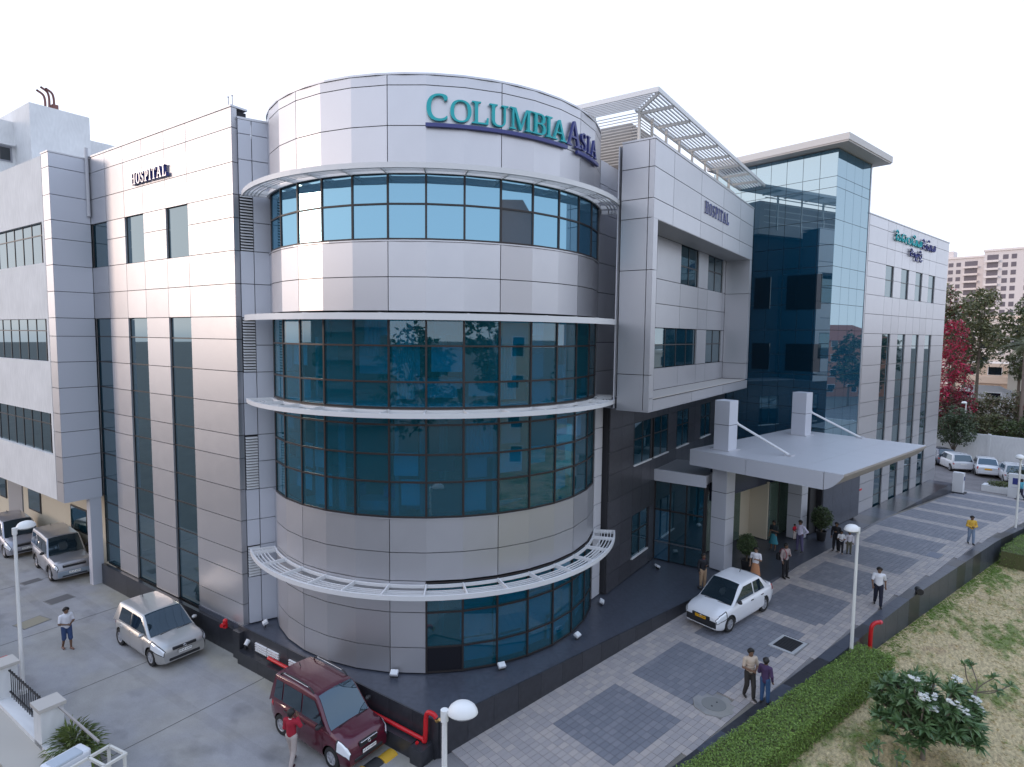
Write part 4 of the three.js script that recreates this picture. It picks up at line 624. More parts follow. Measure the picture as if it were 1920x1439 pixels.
// ---- far compound wall, trees and houses behind it (right of the hospital)
{
  const w = thing('compound_wall', 'long white compound wall behind the far parked cars', 'wall', [0, 0, 0], -AW);
  for (let i = 0; i < 12; i++) { bx(w, 'wall_panel', whiteWall, 74.8, 75.0, -0.05, 2.9, -26 + i * 3 + 0.01, -23 + i * 3 - 0.01); bx(w, 'wall_pier', whiteWall, 74.74, 75.06, -0.05, 2.98, -26 + i * 3 - 0.12, -26 + i * 3 + 0.12); }
  seed = 77;
  const P = (W, N) => WN(W, 0, N), G = 'trees behind the compound wall';
  tree('round_tree', 'small dark round tree standing before the white compound wall', P(72.8, -16.4), 1.4, [[0, 3.2, 0, 1.7], [0.6, 4.2, 0.5, 1.3], [-0.6, 4.0, -0.6, 1.3], [0.9, 2.6, -0.7, 1.0], [-1, 2.9, 0.6, 1.1], [0, 4.9, 0, 1.0]], { dens: 420, leaf: 0.26, color: tint([0.05, 0.08, 0.035], [0.1, 0.13, 0.055]) });
  const red = tint([0.62, 0.015, 0.08], [0.42, 0.02, 0.08]), olive = tint([0.11, 0.125, 0.05], [0.2, 0.2, 0.085]), mixR = (a, b, k) => (c, o) => (rnd() < k ? a : b)(c);
  tree('bougainvillea_tree', 'tall bougainvillea column of crimson blossom at the wing corner', P(80, -18.9), 6, [[-0.6, 5, 0, 1.9], [0.2, 7, 0.4, 1.9], [-0.5, 9, 0, 1.9], [0, 11, 0.3, 1.7], [-0.8, 13.2, 0, 1.5], [-0.4, 3, 0.5, 2], [-1.6, 6.2, -1, 1.6], [1.2, 5, 1.2, 1.6]], { dens: 330, leaf: 0.3, color: mixR(red, tint([0.07, 0.06, 0.03], [0.12, 0.08, 0.04]), 0.72), group: G });
  tree('bougainvillea_bush', 'dark red leaved bush low beside the crimson bougainvillea', P(79, -17.6), 2, [[0, 3.6, 0, 1.9], [0.6, 5.4, -0.6, 1.7], [-0.9, 4.6, -1, 1.6], [0.3, 2.4, 1.2, 1.6]], { dens: 330, leaf: 0.28, color: mixR(tint([0.2, 0.03, 0.05], [0.13, 0.05, 0.05]), olive, 0.6), group: G });
  tree('feathery_tree', 'tall feathery green tree just right of the far wing', P(92, -23.2), 12, [[0, 16.6, 0, 2.4], [1, 14.5, 1.4, 2.2], [-1.2, 14.6, -1.4, 2.0], [0.8, 12.4, -0.8, 2.0], [-0.8, 11.6, 1.6, 1.9], [0, 18.2, 0.4, 1.3]], { dens: 210, leaf: 0.42, trunk: [0.3, 0.1], color: mixR(olive, red, 0.93), group: G });
  tree('feathery_tree', 'tall slender tree with open crown in the middle of the gap', P(91, -18.6), 13, [[0, 16.4, 0, 1.9], [1, 14.4, 0.8, 1.6], [-1, 13.6, -1, 1.6], [0.5, 17.7, 0.4, 1.2], [-1, 12.4, 1.4, 1.7], [0.6, 10.5, -1.4, 1.5]], { dens: 165, leaf: 0.42, trunk: [0.26, 0.09], color: olive, group: G });
  tree('feathery_tree', 'dark leaning tree cut by the right picture edge', P(90, -13.4), 11, [[0, 16, 1, 2.2], [1, 13.5, 0, 2.0], [-0.6, 18, 1.4, 1.9], [0.4, 12, 2, 1.6]], { dens: 190, leaf: 0.42, trunk: [0.26, 0.09], color: olive, group: G });
  tree('feathery_tree', 'bushy green tree in front of the left skyline tower', P(99, -21.6), 9, [[0, 15, 0, 2.6], [1.4, 12.5, 1.6, 2.4], [-1.2, 12, -1.6, 2.3], [0.4, 9.5, 0.6, 2.4], [0, 17, 0.6, 1.8]], { dens: 170, leaf: 0.46, trunk: [0.28, 0.1], color: tint([0.09, 0.12, 0.045], [0.17, 0.19, 0.08]), group: G });
  tree('feathery_tree', 'bushy green tree between the slender tree and the palm', P(97, -15.6), 9, [[0, 14.5, 0, 2.3], [1.2, 12, 1.4, 2.2], [-1.2, 11.5, -1.4, 2.2], [0.4, 9, 0.6, 2.3], [0, 16.5, 0.6, 1.6]], { dens: 170, leaf: 0.46, trunk: [0.28, 0.1], color: tint([0.09, 0.12, 0.045], [0.17, 0.19, 0.08]), group: G });
  palm('coconut palm with drooping fronds at the right picture edge', P(82, -12.9), 11.8, G); palm('shorter palm with fronds behind the crimson bougainvillea', P(88, -20.2), 8.6, G);
  for (const [W, N, h, label, col] of [[79, -15.4, 4.6, 'broad olive shrub thicket behind the wall beside the lamp', olive], [79.5, -12.6, 4.4, 'green shrub thicket behind the wall at its middle', tint([0.05, 0.08, 0.02], [0.11, 0.15, 0.04])], [80, -9.6, 4.8, 'green shrub thicket behind the wall by the picture edge', tint([0.06, 0.09, 0.02], [0.12, 0.15, 0.05])], [84, -16.8, 6.2, 'straw coloured shrub thicket with pale blossom behind the wall', mixR(tint([0.32, 0.27, 0.17], [0.2, 0.16, 0.1]), olive, 0.45)], [84.5, -13.6, 6.6, 'brownish shrub thicket under the palm', mixR(tint([0.3, 0.24, 0.15], [0.18, 0.11, 0.07]), olive, 0.4)], [84, -10.4, 6.5, 'shrub thicket with magenta blossom near the picture edge', mixR(red, olive, 0.3)]])
    tree('shrub_thicket', label, P(W, N), 1.5, [[0, h * 0.5, 0, h * 0.36], [0.4, h * 0.72, 1.1, h * 0.3], [-0.4, h * 0.7, -1.1, h * 0.3], [0.2, h * 0.35, 1.9, h * 0.3], [0.2, h * 0.33, -1.9, h * 0.3], [0, h * 0.86, 0.2, h * 0.22]], { dens: 230, leaf: 0.3, trunk: [0.12, 0.06], color: col, group: 'shrub thickets behind the compound wall' });
  tree('flowering_bush', 'low dark bush with white flowers beside the farthest parked car', P(64.5, -9.4), 0.5, [[0, 0.9, 0, 0.9], [0.4, 1.4, 0.7, 0.8], [-0.3, 1.2, -0.7, 0.75], [0, 1.9, 0.3, 0.6]], { dens: 700, leaf: 0.16, trunk: [0.06, 0.03], color: mixR(tint([0.7, 0.7, 0.68], [0.6, 0.6, 0.6]), tint([0.025, 0.045, 0.015], [0.05, 0.075, 0.025]), 0.035) });
}
function apartment(label, W, N, w, d, floors, h, tone, pattern) {
  const t = thing('apartment_tower', label, 'building', WN(W, 0, N), -AW, 'apartment towers on the skyline'), wall = mat(...tone, { roughness: 0.9 }), dk = mat(0.13, 0.11, 0.13, { roughness: 0.4 }), slab = mat(tone[0] * 1.12, tone[1] * 1.1, tone[2] * 1.08);
  bx(t, 'wall', wall, 0, d, 0, floors * h + 1.2, -w / 2, w / 2); bx(t, 'roof_parapet', slab, -0.4, d, floors * h + 1.2, floors * h + 2.0, -w / 2 - 0.3, w / 2 + 0.3); bx(t, 'stair_head', wall, 3, 9, floors * h + 2, floors * h + 5, -2, 3);
  for (let f = Math.max(0, floors - 13); f < floors; f++) for (const [z0, z1, bal, hh] of pattern) {
    const y = f * h + 0.9; bx(t, 'window', dk, -0.08, 0.1, y, y + hh, z0, z1); if (bal) { bx(t, 'balcony', slab, -1.3, 0, y - 0.95, y - 0.15, z0 - 0.3, z1 + 0.3); }
  }
}
const winA = [[-13, -9, 1, 2.0], [-7, -5, 0, 1.8], [-4, 0.4, 1, 2.0], [2.2, 3.9, 0, 1.7], [5, 6.6, 0, 1.7], [8, 12.4, 1, 2.0]];
apartment('pale apartment tower left of the skyline pair', 318, -80, 29, 20, 15, 3.05, [0.68, 0.61, 0.58], winA);
apartment('pinkish apartment tower right of the skyline pair', 306, -45, 36, 22, 15, 3.1, [0.7, 0.63, 0.6], [[-17, -13.4, 1, 2.0], [-12, -10.3, 0, 1.8], [-9.3, -7.7, 0, 1.8], [-5, -3.2, 0, 1.8], [-2.2, 3.4, 1, 2.0], [5.2, 7.2, 0, 1.8], [8.6, 14, 1, 2.0]]);
apartment('grey link block set back between the skyline towers', 345, -66, 16, 14, 14, 3.05, [0.5, 0.52, 0.6], [[-3, -1.6, 0, 1.5], [1.6, 3, 0, 1.5]]);
function house(label, pos, turn, w, d, h, tone, roof, group, cols = 3) {
  const t = thing('house', label, 'house', pos, turn, group), wl = mat(...tone, { roughness: 0.9 }), nf = Math.max(1, Math.round(h / 3.2));
  bx(t, 'wall', wl, -w / 2, w / 2, -0.1, h, -d / 2, d / 2);
  if (roof) { const g = new THREE.CylinderGeometry(0.3, 0.72, h * 0.28, 4, 1).rotateY(Math.PI / 4).scale(w * 1.08, 1, d * 1.1); part('roof', g.translate(0, h * 1.13, 0).toNonIndexed(), mat(...roof, { roughness: 0.85 }), t); } else bx(t, 'parapet', mat(tone[0] * 1.1, tone[1] * 1.1, tone[2] * 1.1), -w / 2 - 0.15, w / 2 + 0.15, h, h + 0.5, -d / 2 - 0.15, d / 2 + 0.15);
  for (let f = 0; f < nf; f++) for (let k = 0; k < cols; k++) { const x = -w / 2 + w * (k + 0.5) / cols, y = f * 3.2 + 1.0, wd = Math.min(1.6, w / cols * 0.5); for (const s of [-1, 1]) { const fr = bx(t, 'window', mat(0.75, 0.75, 0.75), x - wd / 2 - 0.08, x + wd / 2 + 0.08, y - 0.08, y + 1.58, s > 0 ? d / 2 : -d / 2 - 0.05, s > 0 ? d / 2 + 0.05 : -d / 2); part('pane', boxG(wd, 1.5, 0.08), glassDark, fr); } }
  for (let f = 1; f < nf; f++) bx(t, 'balcony', mat(tone[0] * 1.1, tone[1] * 1.1, tone[2] * 1.1), -w * 0.3, w * 0.3, f * 3.2 - 0.15, f * 3.2 + 0.8, d / 2, d / 2 + 1.1); return t;
}
{
  const P = (W, N) => WN(W, 0, N), T = Math.PI / 2 - AW, G = 'houses behind the trees';
  const turnIn = -Math.PI / 2 - AW;
  house('cream two storey house with a peach wall seen between the trees', P(112, -20), turnIn, 9, 9, 8.5, [0.72, 0.58, 0.47], null, G);
  house('white flat roofed house behind the coconut palm', P(106, -11.5), turnIn, 12, 9, 9.5, [0.74, 0.7, 0.62], null, G);
  house('pale grey low house with a sloped roof behind the thicket', P(98, -19.2), turnIn, 6, 6, 5.0, [0.62, 0.6, 0.58], [0.45, 0.43, 0.42], G, 2);
  house('distant white apartment house under the skyline towers', P(160, -36), turnIn, 26, 12, 16, [0.68, 0.6, 0.54], null, G, 5);
  house('distant peach apartment house at the picture edge', P(170, -21), turnIn, 24, 12, 17, [0.7, 0.55, 0.45], null, G, 5);
  house('distant cream apartment house left of the feathery tree', P(165, -50), turnIn, 22, 12, 18, [0.68, 0.62, 0.56], null, G, 5);
}
// ---- white office block behind the left wing, with a rooftop exhaust stack
{
  const t = thing('office_block', 'plain white office block rising behind the white wing', 'building', [0, 0, 0]);
  bx(t, 'stair_tower', whiteWall, 18.2, 22.2, 0, 29.35, -72, -57.0); bx(t, 'wall', whiteWall, 9, 30, 0, 28.5, -92, -60.4);
  for (const y of [25.4, 22.4, 19.4]) { bx(t, 'window_band', mat(0.3, 0.3, 0.33), 9.3, 18.0, y - 0.05, y + 1.15, -60.5, -60.32); for (let i = 0; i < 8; i++) bx(t, 'window_pane', glassDark, 9.5 + i * 1.06, 10.45 + i * 1.06, y + 0.05, y + 1.0, -60.34, -60.3); bx(t, 'canopy', whiteWall, 9, 18.1, y + 1.15, y + 1.3, -60.4, -59.9); }
  const e = thing('exhaust_stack', 'rusty bent exhaust pipes on the white office block roof', 'exhaust pipe', [19.9, 29.35, -58.2]), rust = mat(0.2, 0.09, 0.08, { roughness: 0.8 }); e.scale.setScalar(0.78);
  for (const [x, h] of [[-0.35, 1.1], [0, 1.5], [0.4, 1.5]]) part('pipe', tubeG([[x, -0.1, 0], [x, h, 0], [x - 0.2, h + 0.35, 0.2], [x - 0.8, h + 0.55, 0.5]], 0.11, 14, 8), rust, e); bx(e, 'fan_housing', rust, 0.2, 0.7, 0, 0.8, -0.3, 0.3);
  const r = thing('roof_railing', 'thin metal railing on the roof edge over the side facade', 'railing', [0, 0, 0]); for (let i = 0; i < 9; i++) part('baluster', boxG(0.03, 0.5, 0.03), mat(0.5, 0.46, 0.44), r, [13.4, 20.45, -31.6 + i * 0.42]); part('top_rail', boxG(0.05, 0.05, 3.9), mat(0.55, 0.5, 0.48), r, [13.4, 20.72, -29.9]);
  for (const z of [-21.05, -21.3]) { const a = thing('roof_antenna', z < -21.2 ? 'thin rod antenna, the left of two on the facade corner' : 'thin rod antenna, the right of two on the facade corner', 'antenna', [12.75, 20.2, z], 0, 'antennas on the facade corner'); part('rod', rod([0, 0, 0], [0, 0.42, 0], 0.015), mat(0.4, 0.36, 0.36), a); part('tip', new THREE.SphereGeometry(0.03, 8, 6), mat(0.4, 0.36, 0.36), a, [0, 0.42, 0]); }
}
// ---- across the road, outside the picture: what the glass and the metal panels mirror
{
  const G = 'street trees across the road'; seed = 55;
  const spots = [[125, 47], [112, 44], [138, 55], [4, 26], [14, 30], [24, 27], [33, 31], [43, 27], [-14, 14], [-20, 2], [-19, -12], [-23, -26], [-20, -40], [-25, -54]];
  const where = ['beyond the plaza end', 'beyond the far lawn', 'past the far lawn', 'opposite the drum', 'opposite the canopy', 'facing the plaza', 'facing the lawn', 'by the far road', 'behind the drone', 'at the road bend', 'facing the side facade', 'beyond the side fence', 'facing the white wing', 'past the white wing'];
  spots.forEach(([x, z], i) => tree('street_tree', 'leafy street tree across the road ' + where[i], [x, 0, z], 5, lobesIn(11, 2.8, 4.5, 11.5 + (i % 4), 1.5, 2.5), { dens: 60, leaf: 0.6, color: tint([0.035, 0.06, 0.02], [0.08, 0.11, 0.035]), group: G }));
  house('cream house with a brown hip roof across the road', [17.6, 0, 27], 0, 8, 9, 19.5, [0.6, 0.52, 0.4], [0.3, 0.14, 0.09], 'houses across the road', 4);
  house('brick red house beyond the far lawn', [128, 0, 62], 0.4, 26, 10, 12, [0.42, 0.2, 0.13], [0.3, 0.12, 0.08], 'houses across the road', 5);
  house('pale flat house across the side road', [-34, 0, -34], Math.PI / 2, 62, 12, 17, [0.26, 0.25, 0.25], null, 'houses across the road', 4);
}

// ---------------------------------------------------------------- lamp posts
{
  const shell = mat(0.8, 0.79, 0.76, { roughness: 0.35 }), lens = mat(0.7, 0.72, 0.72, { roughness: 0.12, transmission: 0.5, thickness: 0 });
  const dome = new THREE.LatheGeometry([[0.001, 0.235], [0.1, 0.228], [0.19, 0.195], [0.26, 0.13], [0.3, 0.05], [0.31, 0.0], [0.315, -0.02], [0.3, -0.03]].map(p => new THREE.Vector2(...p)), 28);
  const bowl = new THREE.LatheGeometry([[0.3, -0.03], [0.27, -0.07], [0.18, -0.1], [0.001, -0.115]].map(p => new THREE.Vector2(...p)), 28);
  for (const [p, y0, h, turn, label, base] of [
    [[8.31, 0, -7.2], 0, 5.1, -0.95, 'white lamp post nearest the camera at the corner of the plaza'],
    [[24.85, 0, -1.92], 0.0, 5.35, 2.62, 'white lamp post rising from the end of the long hedge'],
    [[47.2, 0, 4.62], 0.2, 5.0, 2.9, 'white lamp post by the short hedge at the right edge'],
    [[6.9, 0, -24.69], 0, 5.6, 0.2, 'white lamp post behind the railing in front of the parked cars'],
    [[78.4, 0, 3.0], 0, 5.7, 2.6, 'white lamp post in front of the far compound wall']]) {
    const t = thing('lamp_post', label, 'lamp post', [p[0], y0, p[2]], turn, 'white lamp posts');
    part('pole', new THREE.CylinderGeometry(0.05, 0.065, h, 16).translate(0, h / 2, 0), shell, t); part('base_plate', new THREE.CylinderGeometry(0.12, 0.14, 0.12, 16).translate(0, 0.06, 0), shell, t);
    part('collar', new THREE.CylinderGeometry(0.075, 0.075, 0.22, 16).translate(0, h - 0.02, 0), shell, t);
    part('arm', rod([0, h + 0.02, 0], [0.16, h + 0.06, 0], 0.06, 0.05, 10), shell, t);
    const head = part('lamp_head', dome, shell, t, [0.34, h + 0.05, 0]); head.scale.set(0.92, 0.8, 0.76); part('lens', bowl, lens, head);
  }
}
// ---------------------------------------------------------------- fire mains, floodlights, covers
{
  const t = thing('fire_pipe', 'long red fire pipe along the terrace ledge with a hose valve', 'pipe', [0, 0, 0]);
  part('pipe_run', tubeG([[12.36, 0.62, -19.0], [12.36, 0.6, -15], [12.36, 0.58, -11.7], [12.36, 0.58, -11.45]], 0.062, 20, 10), redM, t);
  part('riser', tubeG([[12.36, 0.55, -11.45], [12.36, 0.9, -11.42], [12.36, 1.3, -11.4], [12.36, 1.46, -11.32], [12.38, 1.46, -11.12], [12.4, 1.38, -11.06]], 0.07, 20, 10), redM, t);
  part('drop_pipe', rod([12.2, 0, -11.72], [12.2, 0.55, -11.6], 0.05), redM, t); part('elbow', new THREE.SphereGeometry(0.085, 12, 8), redM, t, [12.36, 0.56, -11.47]); part('valve', new THREE.CylinderGeometry(0.045, 0.055, 0.14, 12).rotateX(0.9), brassM, t, [12.42, 1.32, -11.0]);
  const h = thing('hydrant_pipe', 'red bent hydrant pipe standing beside the kerb at the hedge end', 'hydrant', WN(25.1, 0, -7.86)); part('riser', tubeG([[0, -0.05, 0], [0, 1.1, 0], [0.02, 1.32, 0.02], [0.12, 1.42, 0.1], [0.32, 1.42, 0.24]], 0.075, 20, 10), redM, h); part('outlet', rod([0.3, 1.42, 0.23], [0.4, 1.41, 0.3], 0.09, 0.08), mat(0.6, 0.08, 0.1), h);
  const s = thing('hydrant_valve', 'small red hydrant valve on the plinth beside the facade corner', 'hydrant', [12.36, 1.05, -21.75]); part('body', rod([0, -0.1, 0], [0, 0.14, 0], 0.09), redM, s); part('outlet', rod([0, 0.05, 0], [-0.2, 0.06, 0.08], 0.08), redM, s); part('cap', new THREE.SphereGeometry(0.09, 12, 8), redM, s, [0, 0.16, 0]);
  const spots = [[13.02, -20.2, 'by the louvre bay'], [13.05, -17.3, 'left of the maroon car roof'], [13.4, -13.75, 'below the drum front joint'], [15.8, -11.2, 'below the ground floor glass'], [19.1, -10.15, 'at the right of the ground floor glass'], [22.2, -10.7, 'beside the strip next to the drum'], [27.3, -10.3, 'under the granite wall window']];
  for (const [x, z, w] of spots) {
    const f = thing('floodlight', 'small white topped floodlight on the terrace ' + w, 'floodlight', [x, 1.16, z], Math.atan2(CX - x, CZ - z), 'floodlights on the terrace');
    part('bracket', boxG(0.26, 0.14, 0.03), darkM, f, [0, 0.09, 0]); const b = part('housing', rbox(0.26, 0.1, 0.2, 0.02), mat(0.55, 0.56, 0.58), f, [0, 0.17, 0.02]); b.rotation.x = -0.5; part('glass', boxG(0.22, 0.012, 0.16), mat(0.7, 0.72, 0.73, { roughness: 0.1 }), b, [0, 0.053, 0]);
  }
  const k = thing('floodlight', 'black barrel floodlight lying on the kerb wall', 'floodlight', WN(30.3, 1.2, -7.75), 0.4); part('housing', rod([-0.2, 0.14, 0], [0.18, 0.14, 0.05], 0.14, 0.12, 14), darkM, k); part('bracket', boxG(0.3, 0.06, 0.1), darkM, k, [0, 0.02, 0]);
  const d = thing('floodlight', 'tilted spot lamp on the plinth ledge below the louvre bay', 'floodlight', [12.35, 0.5, -20.4], 0.5); part('housing', rod([0, 0.16, 0], [0.14, 0.3, 0.05], 0.08, 0.1), whiteM, d); part('bracket', boxG(0.08, 0.2, 0.08), darkM, d, [0, 0.1, 0]);
}
{
  const g = thing('drain_grate', 'dark square drain grate in a pale frame among the pavers', 'drain cover', WN(22.36, rampY(22.36), -9.75), -AW); g.rotation.z = 0;
  part('frame', boxG(1.25, 0.05, 0.94), mat(0.4, 0.4, 0.4), g, [0, -0.018, 0]); part('grate', boxG(0.98, 0.05, 0.7), darkM, g, [0, -0.008, 0]); for (let i = 0; i < 9; i++) part('bar', boxG(0.03, 0.02, 0.68), mat(0.06, 0.06, 0.065, { metalness: 0.6 }), g, [-0.44 + i * 0.11, 0.022, 0]);
  const m = thing('manhole_cover', 'round concrete manhole cover in a rough patch of the plaza', 'manhole cover', WN(17.2, rampY(17.2), -9.75), -AW); const cm = new THREE.MeshPhysicalMaterial({ map: concTex, color: lin(0.85, 0.85, 0.82), roughness: 0.9 });
  const ringG = metreUV(new THREE.CylinderGeometry(0.66, 0.68, 0.05, 9)); part('surround', ringG, cm, m, [0, -0.02, 0]); part('lid', metreUV(new THREE.CylinderGeometry(0.38, 0.38, 0.05, 28)), mat(0.2, 0.2, 0.19, { roughness: 0.9 }), m, [0, -0.01, 0]); for (const x of [-0.15, 0.15]) part('lift_hole', new THREE.CylinderGeometry(0.03, 0.03, 0.01, 8), darkM, m, [x, 0.017, 0.02]);
  const s = thing('drain_cover', 'steel drain cover at the far kerb side of the plaza', 'drain cover', WN(36.6, rampY(36.6), -8.75), -AW); part('plate', boxG(0.95, 0.05, 0.55), mat(0.13, 0.15, 0.2, { metalness: 0.4, roughness: 0.4 }), s, [0, -0.015, 0]); part('rim', boxG(1.02, 0.04, 0.62), mat(0.3, 0.3, 0.3), s, [0, -0.02, 0]);
  for (const [x, z, w, d2, tn, lb] of [[8.95, -30.5, 0.95, 0.75, 0.2, 'sandy concrete drain cover near the walking man'], [10.5, -32.2, 0.9, 0.6, 0.1, 'dark drain cover in the driveway before the silver van'], [10.5, -35.6, 0.7, 0.4, 0.1, 'narrow dark drain cover beside the silver van wheel']]) {
    const c = thing('driveway_cover', lb, 'drain cover', [x, 0, z], tn, 'drain covers in the driveway'); part('plate', boxG(w, 0.02, d2), lb[0] === 's' ? mat(0.3, 0.27, 0.2, { roughness: 0.95 }) : mat(0.13, 0.125, 0.125, { roughness: 0.9 }), c, [0, 0.006, 0]); part('rim', boxG(w + 0.1, 0.014, d2 + 0.1), mat(0.2, 0.19, 0.18), c, [0, 0.004, 0]);
  }
  const b = thing('speed_hump', 'yellow and black speed hump before the maroon car', 'speed hump', [11.2, 0, -12.42]);
  const hs = new THREE.Shape(); hs.moveTo(-0.19, 0); hs.quadraticCurveTo(-0.13, 0.065, 0, 0.07); hs.quadraticCurveTo(0.13, 0.065, 0.19, 0); const hg = new THREE.ExtrudeGeometry(hs, { depth: 0.44, bevelEnabled: true, bevelSize: 0.015, bevelThickness: 0.02, bevelSegments: 2, curveSegments: 6 }).rotateY(Math.PI / 2).translate(-0.22, 0, 0);
  for (let i = 0; i < 4; i++) { part('segment', hg, i % 2 ? mat(0.03, 0.03, 0.03) : mat(0.62, 0.36, 0.03, { roughness: 0.7 }), b, [0.62 - i * 0.49, 0, -i * 0.06]); }
}
// ---------------------------------------------------------------- boundary fence, bottom left
{
  const f = thing('boundary_fence', 'white rendered boundary wall with pillars and a dark railing', 'fence', [0, 0, 0]);
  const oldWall = mat(0.46, 0.43, 0.38, { roughness: 0.95 }); bx(f, 'low_wall', whiteWall, 5.95, 6.3, -0.05, 0.55, -34, -15.5); bx(f, 'ledge', oldWall, 5.1, 5.95, -0.05, 0.42, -34, -15.5);
  for (const z of [-31.2, -27.6, -23.95, -20.3]) { const p = bx(f, 'pillar', whiteWall, 5.95, 6.5, -0.05, 1.58, z - 0.28, z + 0.28); part('cap', boxG(0.66, 0.1, 0.68), mat(0.5, 0.47, 0.43, { roughness: 0.9 }), p, [0, 0.83, 0]); }
  for (const z0 of [-31.2, -27.6, -23.95]) { const z1 = z0 + 3.65; for (const y of [0.7, 1.4]) bx(f, 'rail', darkM, 6.26, 6.3, y, y + 0.04, z0 + 0.28, z1 - 0.28); for (let k = 0; k < 16; k++) bx(f, 'picket', darkM, 6.27, 6.29, 0.56, 1.5, z0 + 0.42 + k * 0.186, z0 + 0.435 + k * 0.186); }
  bx(f, 'steel_rail', mat(0.45, 0.42, 0.4, { metalness: 0.6 }), 6.35, 6.4, 1.5, 1.55, -20, -17.4);
  tag(thing('extinguisher_box', '', ''), 'red fire extinguisher box behind the dark railing', 'fire box', null); const e = scene.children[scene.children.length - 1]; e.position.set(6.6, 0, -25.3); part('box', rbox(0.3, 0.8, 0.4, 0.03), redM, e, [0, 0.75, 0]); part('stand', boxG(0.1, 0.4, 0.1), darkM, e, [0, 0.17, 0]); part('door_handle', boxG(0.02, 0.1, 0.03), chromeM, e, [0.16, 0.75, 0.1]);
  const p = thing('potted_palm', 'bushy green plant growing beside the fence pillar', 'plant', [6.5, 0, -19.3]); const L = [];
  for (let i = 0; i < 900; i++) { const a = rr(0, 6.28), el = rr(0.1, 1.4), r = rr(0.2, 0.75); L.push({ p: [Math.cos(a) * Math.cos(el) * r * 0.9, 0.25 + Math.sin(el) * r * 1.1, Math.sin(a) * Math.cos(el) * r * 1.35], s: rr(0.7, 1.2), q: new THREE.Quaternion().setFromUnitVectors(V(0, 0, 1), V(Math.cos(a) * Math.cos(el), Math.sin(el) * 0.5 - 0.2, Math.sin(a) * Math.cos(el)).normalize()) }); }
  scatter('foliage', p, leafG(0.26, 0.03, 0.5), leafM, L, tint([0.06, 0.1, 0.015], [0.16, 0.2, 0.04])); part('stem', rod([0, -0.05, 0], [0, 0.6, 0], 0.04), mat(0.12, 0.1, 0.05), p);
  const c = thing('white_trolley', 'white metal trolley frame and cistern stored by the fence', 'trolley', [5.85, 0.1, -17.25], 0.15);
  part('tank', rbox(1.0, 0.75, 0.5, 0.08, 3), mat(0.72, 0.74, 0.77, { roughness: 0.25 }), c, [0, 0.85, -0.55]); part('tank_recess', rbox(0.7, 0.1, 0.4, 0.04), mat(0.45, 0.5, 0.55), c, [-0.05, 1.2, -0.5]); for (const [w, d, x, z] of [[1.5, 0.06, 0.1, -0.1], [1.5, 0.06, 0.1, 0.6], [0.06, 0.7, 0.82, 0.25], [0.06, 0.7, 0.3, 0.25], [0.06, 0.7, -0.3, 0.25]]) part('frame_bar', boxG(w, 0.07, d), mat(0.66, 0.64, 0.58), c, [x, 1.12, z]); for (const [x, z] of [[0.8, 0.58], [0.8, -0.1], [-0.6, 0.58]]) part('leg', boxG(0.06, 1.1, 0.06), mat(0.66, 0.64, 0.58), c, [x, 0.55, z]);
}
// ---------------------------------------------------------------- signs at the far end
{
  const t = thing('pylon_sign', 'white pylon sign with a small blue panel at the far plaza end', 'sign', WN(60.2, 0, -9.3), 0.1 - AW); bx(t, 'board', whiteM, -0.15, 0.15, 0, 1.9, -0.55, 0.55); bx(t, 'blue_panel', navyM, -0.165, -0.15, 1.1, 1.6, -0.3, 0.35); bx(t, 'text_line', mat(0.5, 0.5, 0.55), -0.165, -0.15, 0.85, 0.9, -0.35, 0.35);
  const p = thing('planter_box', 'low white planter box with a small shrub beside the pylon', 'planter', WN(61.6, 0, -10.4), -AW); bx(p, 'box', whiteWall, -0.5, 0.5, -0.05, 0.5, -1.3, 1.0); const L = []; for (let i = 0; i < 500; i++) L.push({ p: [rr(-0.4, 0.4), 0.5 + rr(0, 0.45) * (1 - Math.abs(rr(-1, 1)) * 0.5), rr(-0.9, 0.4)], s: rr(0.8, 1.4) }); scatter('foliage', p, leafG(0.14, 0.04), leafM, L, tint([0.08, 0.11, 0.02], [0.14, 0.16, 0.04]));
  const e = thing('end_pillar', 'white pillar sign with a blue mark where the apron ends', 'sign', WN(57.6, 0.1, -12.5), -AW); bx(e, 'pillar', whiteM, -0.25, 0.25, 0, 1.75, -0.35, 0.35); bx(e, 'blue_mark', navyM, -0.06, 0.2, 1.15, 1.45, 0.35, 0.365); bx(e, 'foot', graniteM, -0.4, 0.4, -0.1, 0.22, -0.5, 0.5);
}

// ---------------------------------------------------------------- cars. Local +x is the front; sections are lofted from front to rear
const csg = new Evaluator(); csg.attributes = ['position', 'normal']; csg.useGroups = false;
function loft(sections, closed = true) {   // sections: arrays of [x,y,z] rings, same length; ring runs round the section
  const n = sections[0].length, P = [], I = []; sections.forEach(s => s.forEach(p => P.push(...p)));
  for (let i = 0; i + 1 < sections.length; i++) for (let k = 0; k < n; k++) { const a = i * n + k, b = i * n + (k + 1) % n, c = a + n, d = b + n; I.push(a, b, c, b, d, c); }
  for (const [i, flip] of [[0, false], [sections.length - 1, true]]) { const c = P.length / 3, s = sections[i]; P.push(...[0, 1, 2].map(q => s.reduce((t, p) => t + p[q], 0) / n)); for (let k = 0; k < n; k++) { const a = i * n + k, b = i * n + (k + 1) % n; flip ? I.push(c, a, b) : I.push(c, b, a); } }
  const g = new THREE.BufferGeometry(); g.setAttribute('position', new THREE.Float32BufferAttribute(P, 3)); g.setIndex(I); return g;
}
const curveAt = pts => x => { if (x <= pts[0][0]) return pts[0][1]; for (let i = 0; i + 1 < pts.length; i++) if (x <= pts[i + 1][0]) { const t = (x - pts[i][0]) / (pts[i + 1][0] - pts[i][0]); return lerp(pts[i][1], pts[i + 1][1], t * t * (3 - 2 * t) * 0.5 + t * 0.5); } return pts[pts.length - 1][1]; };
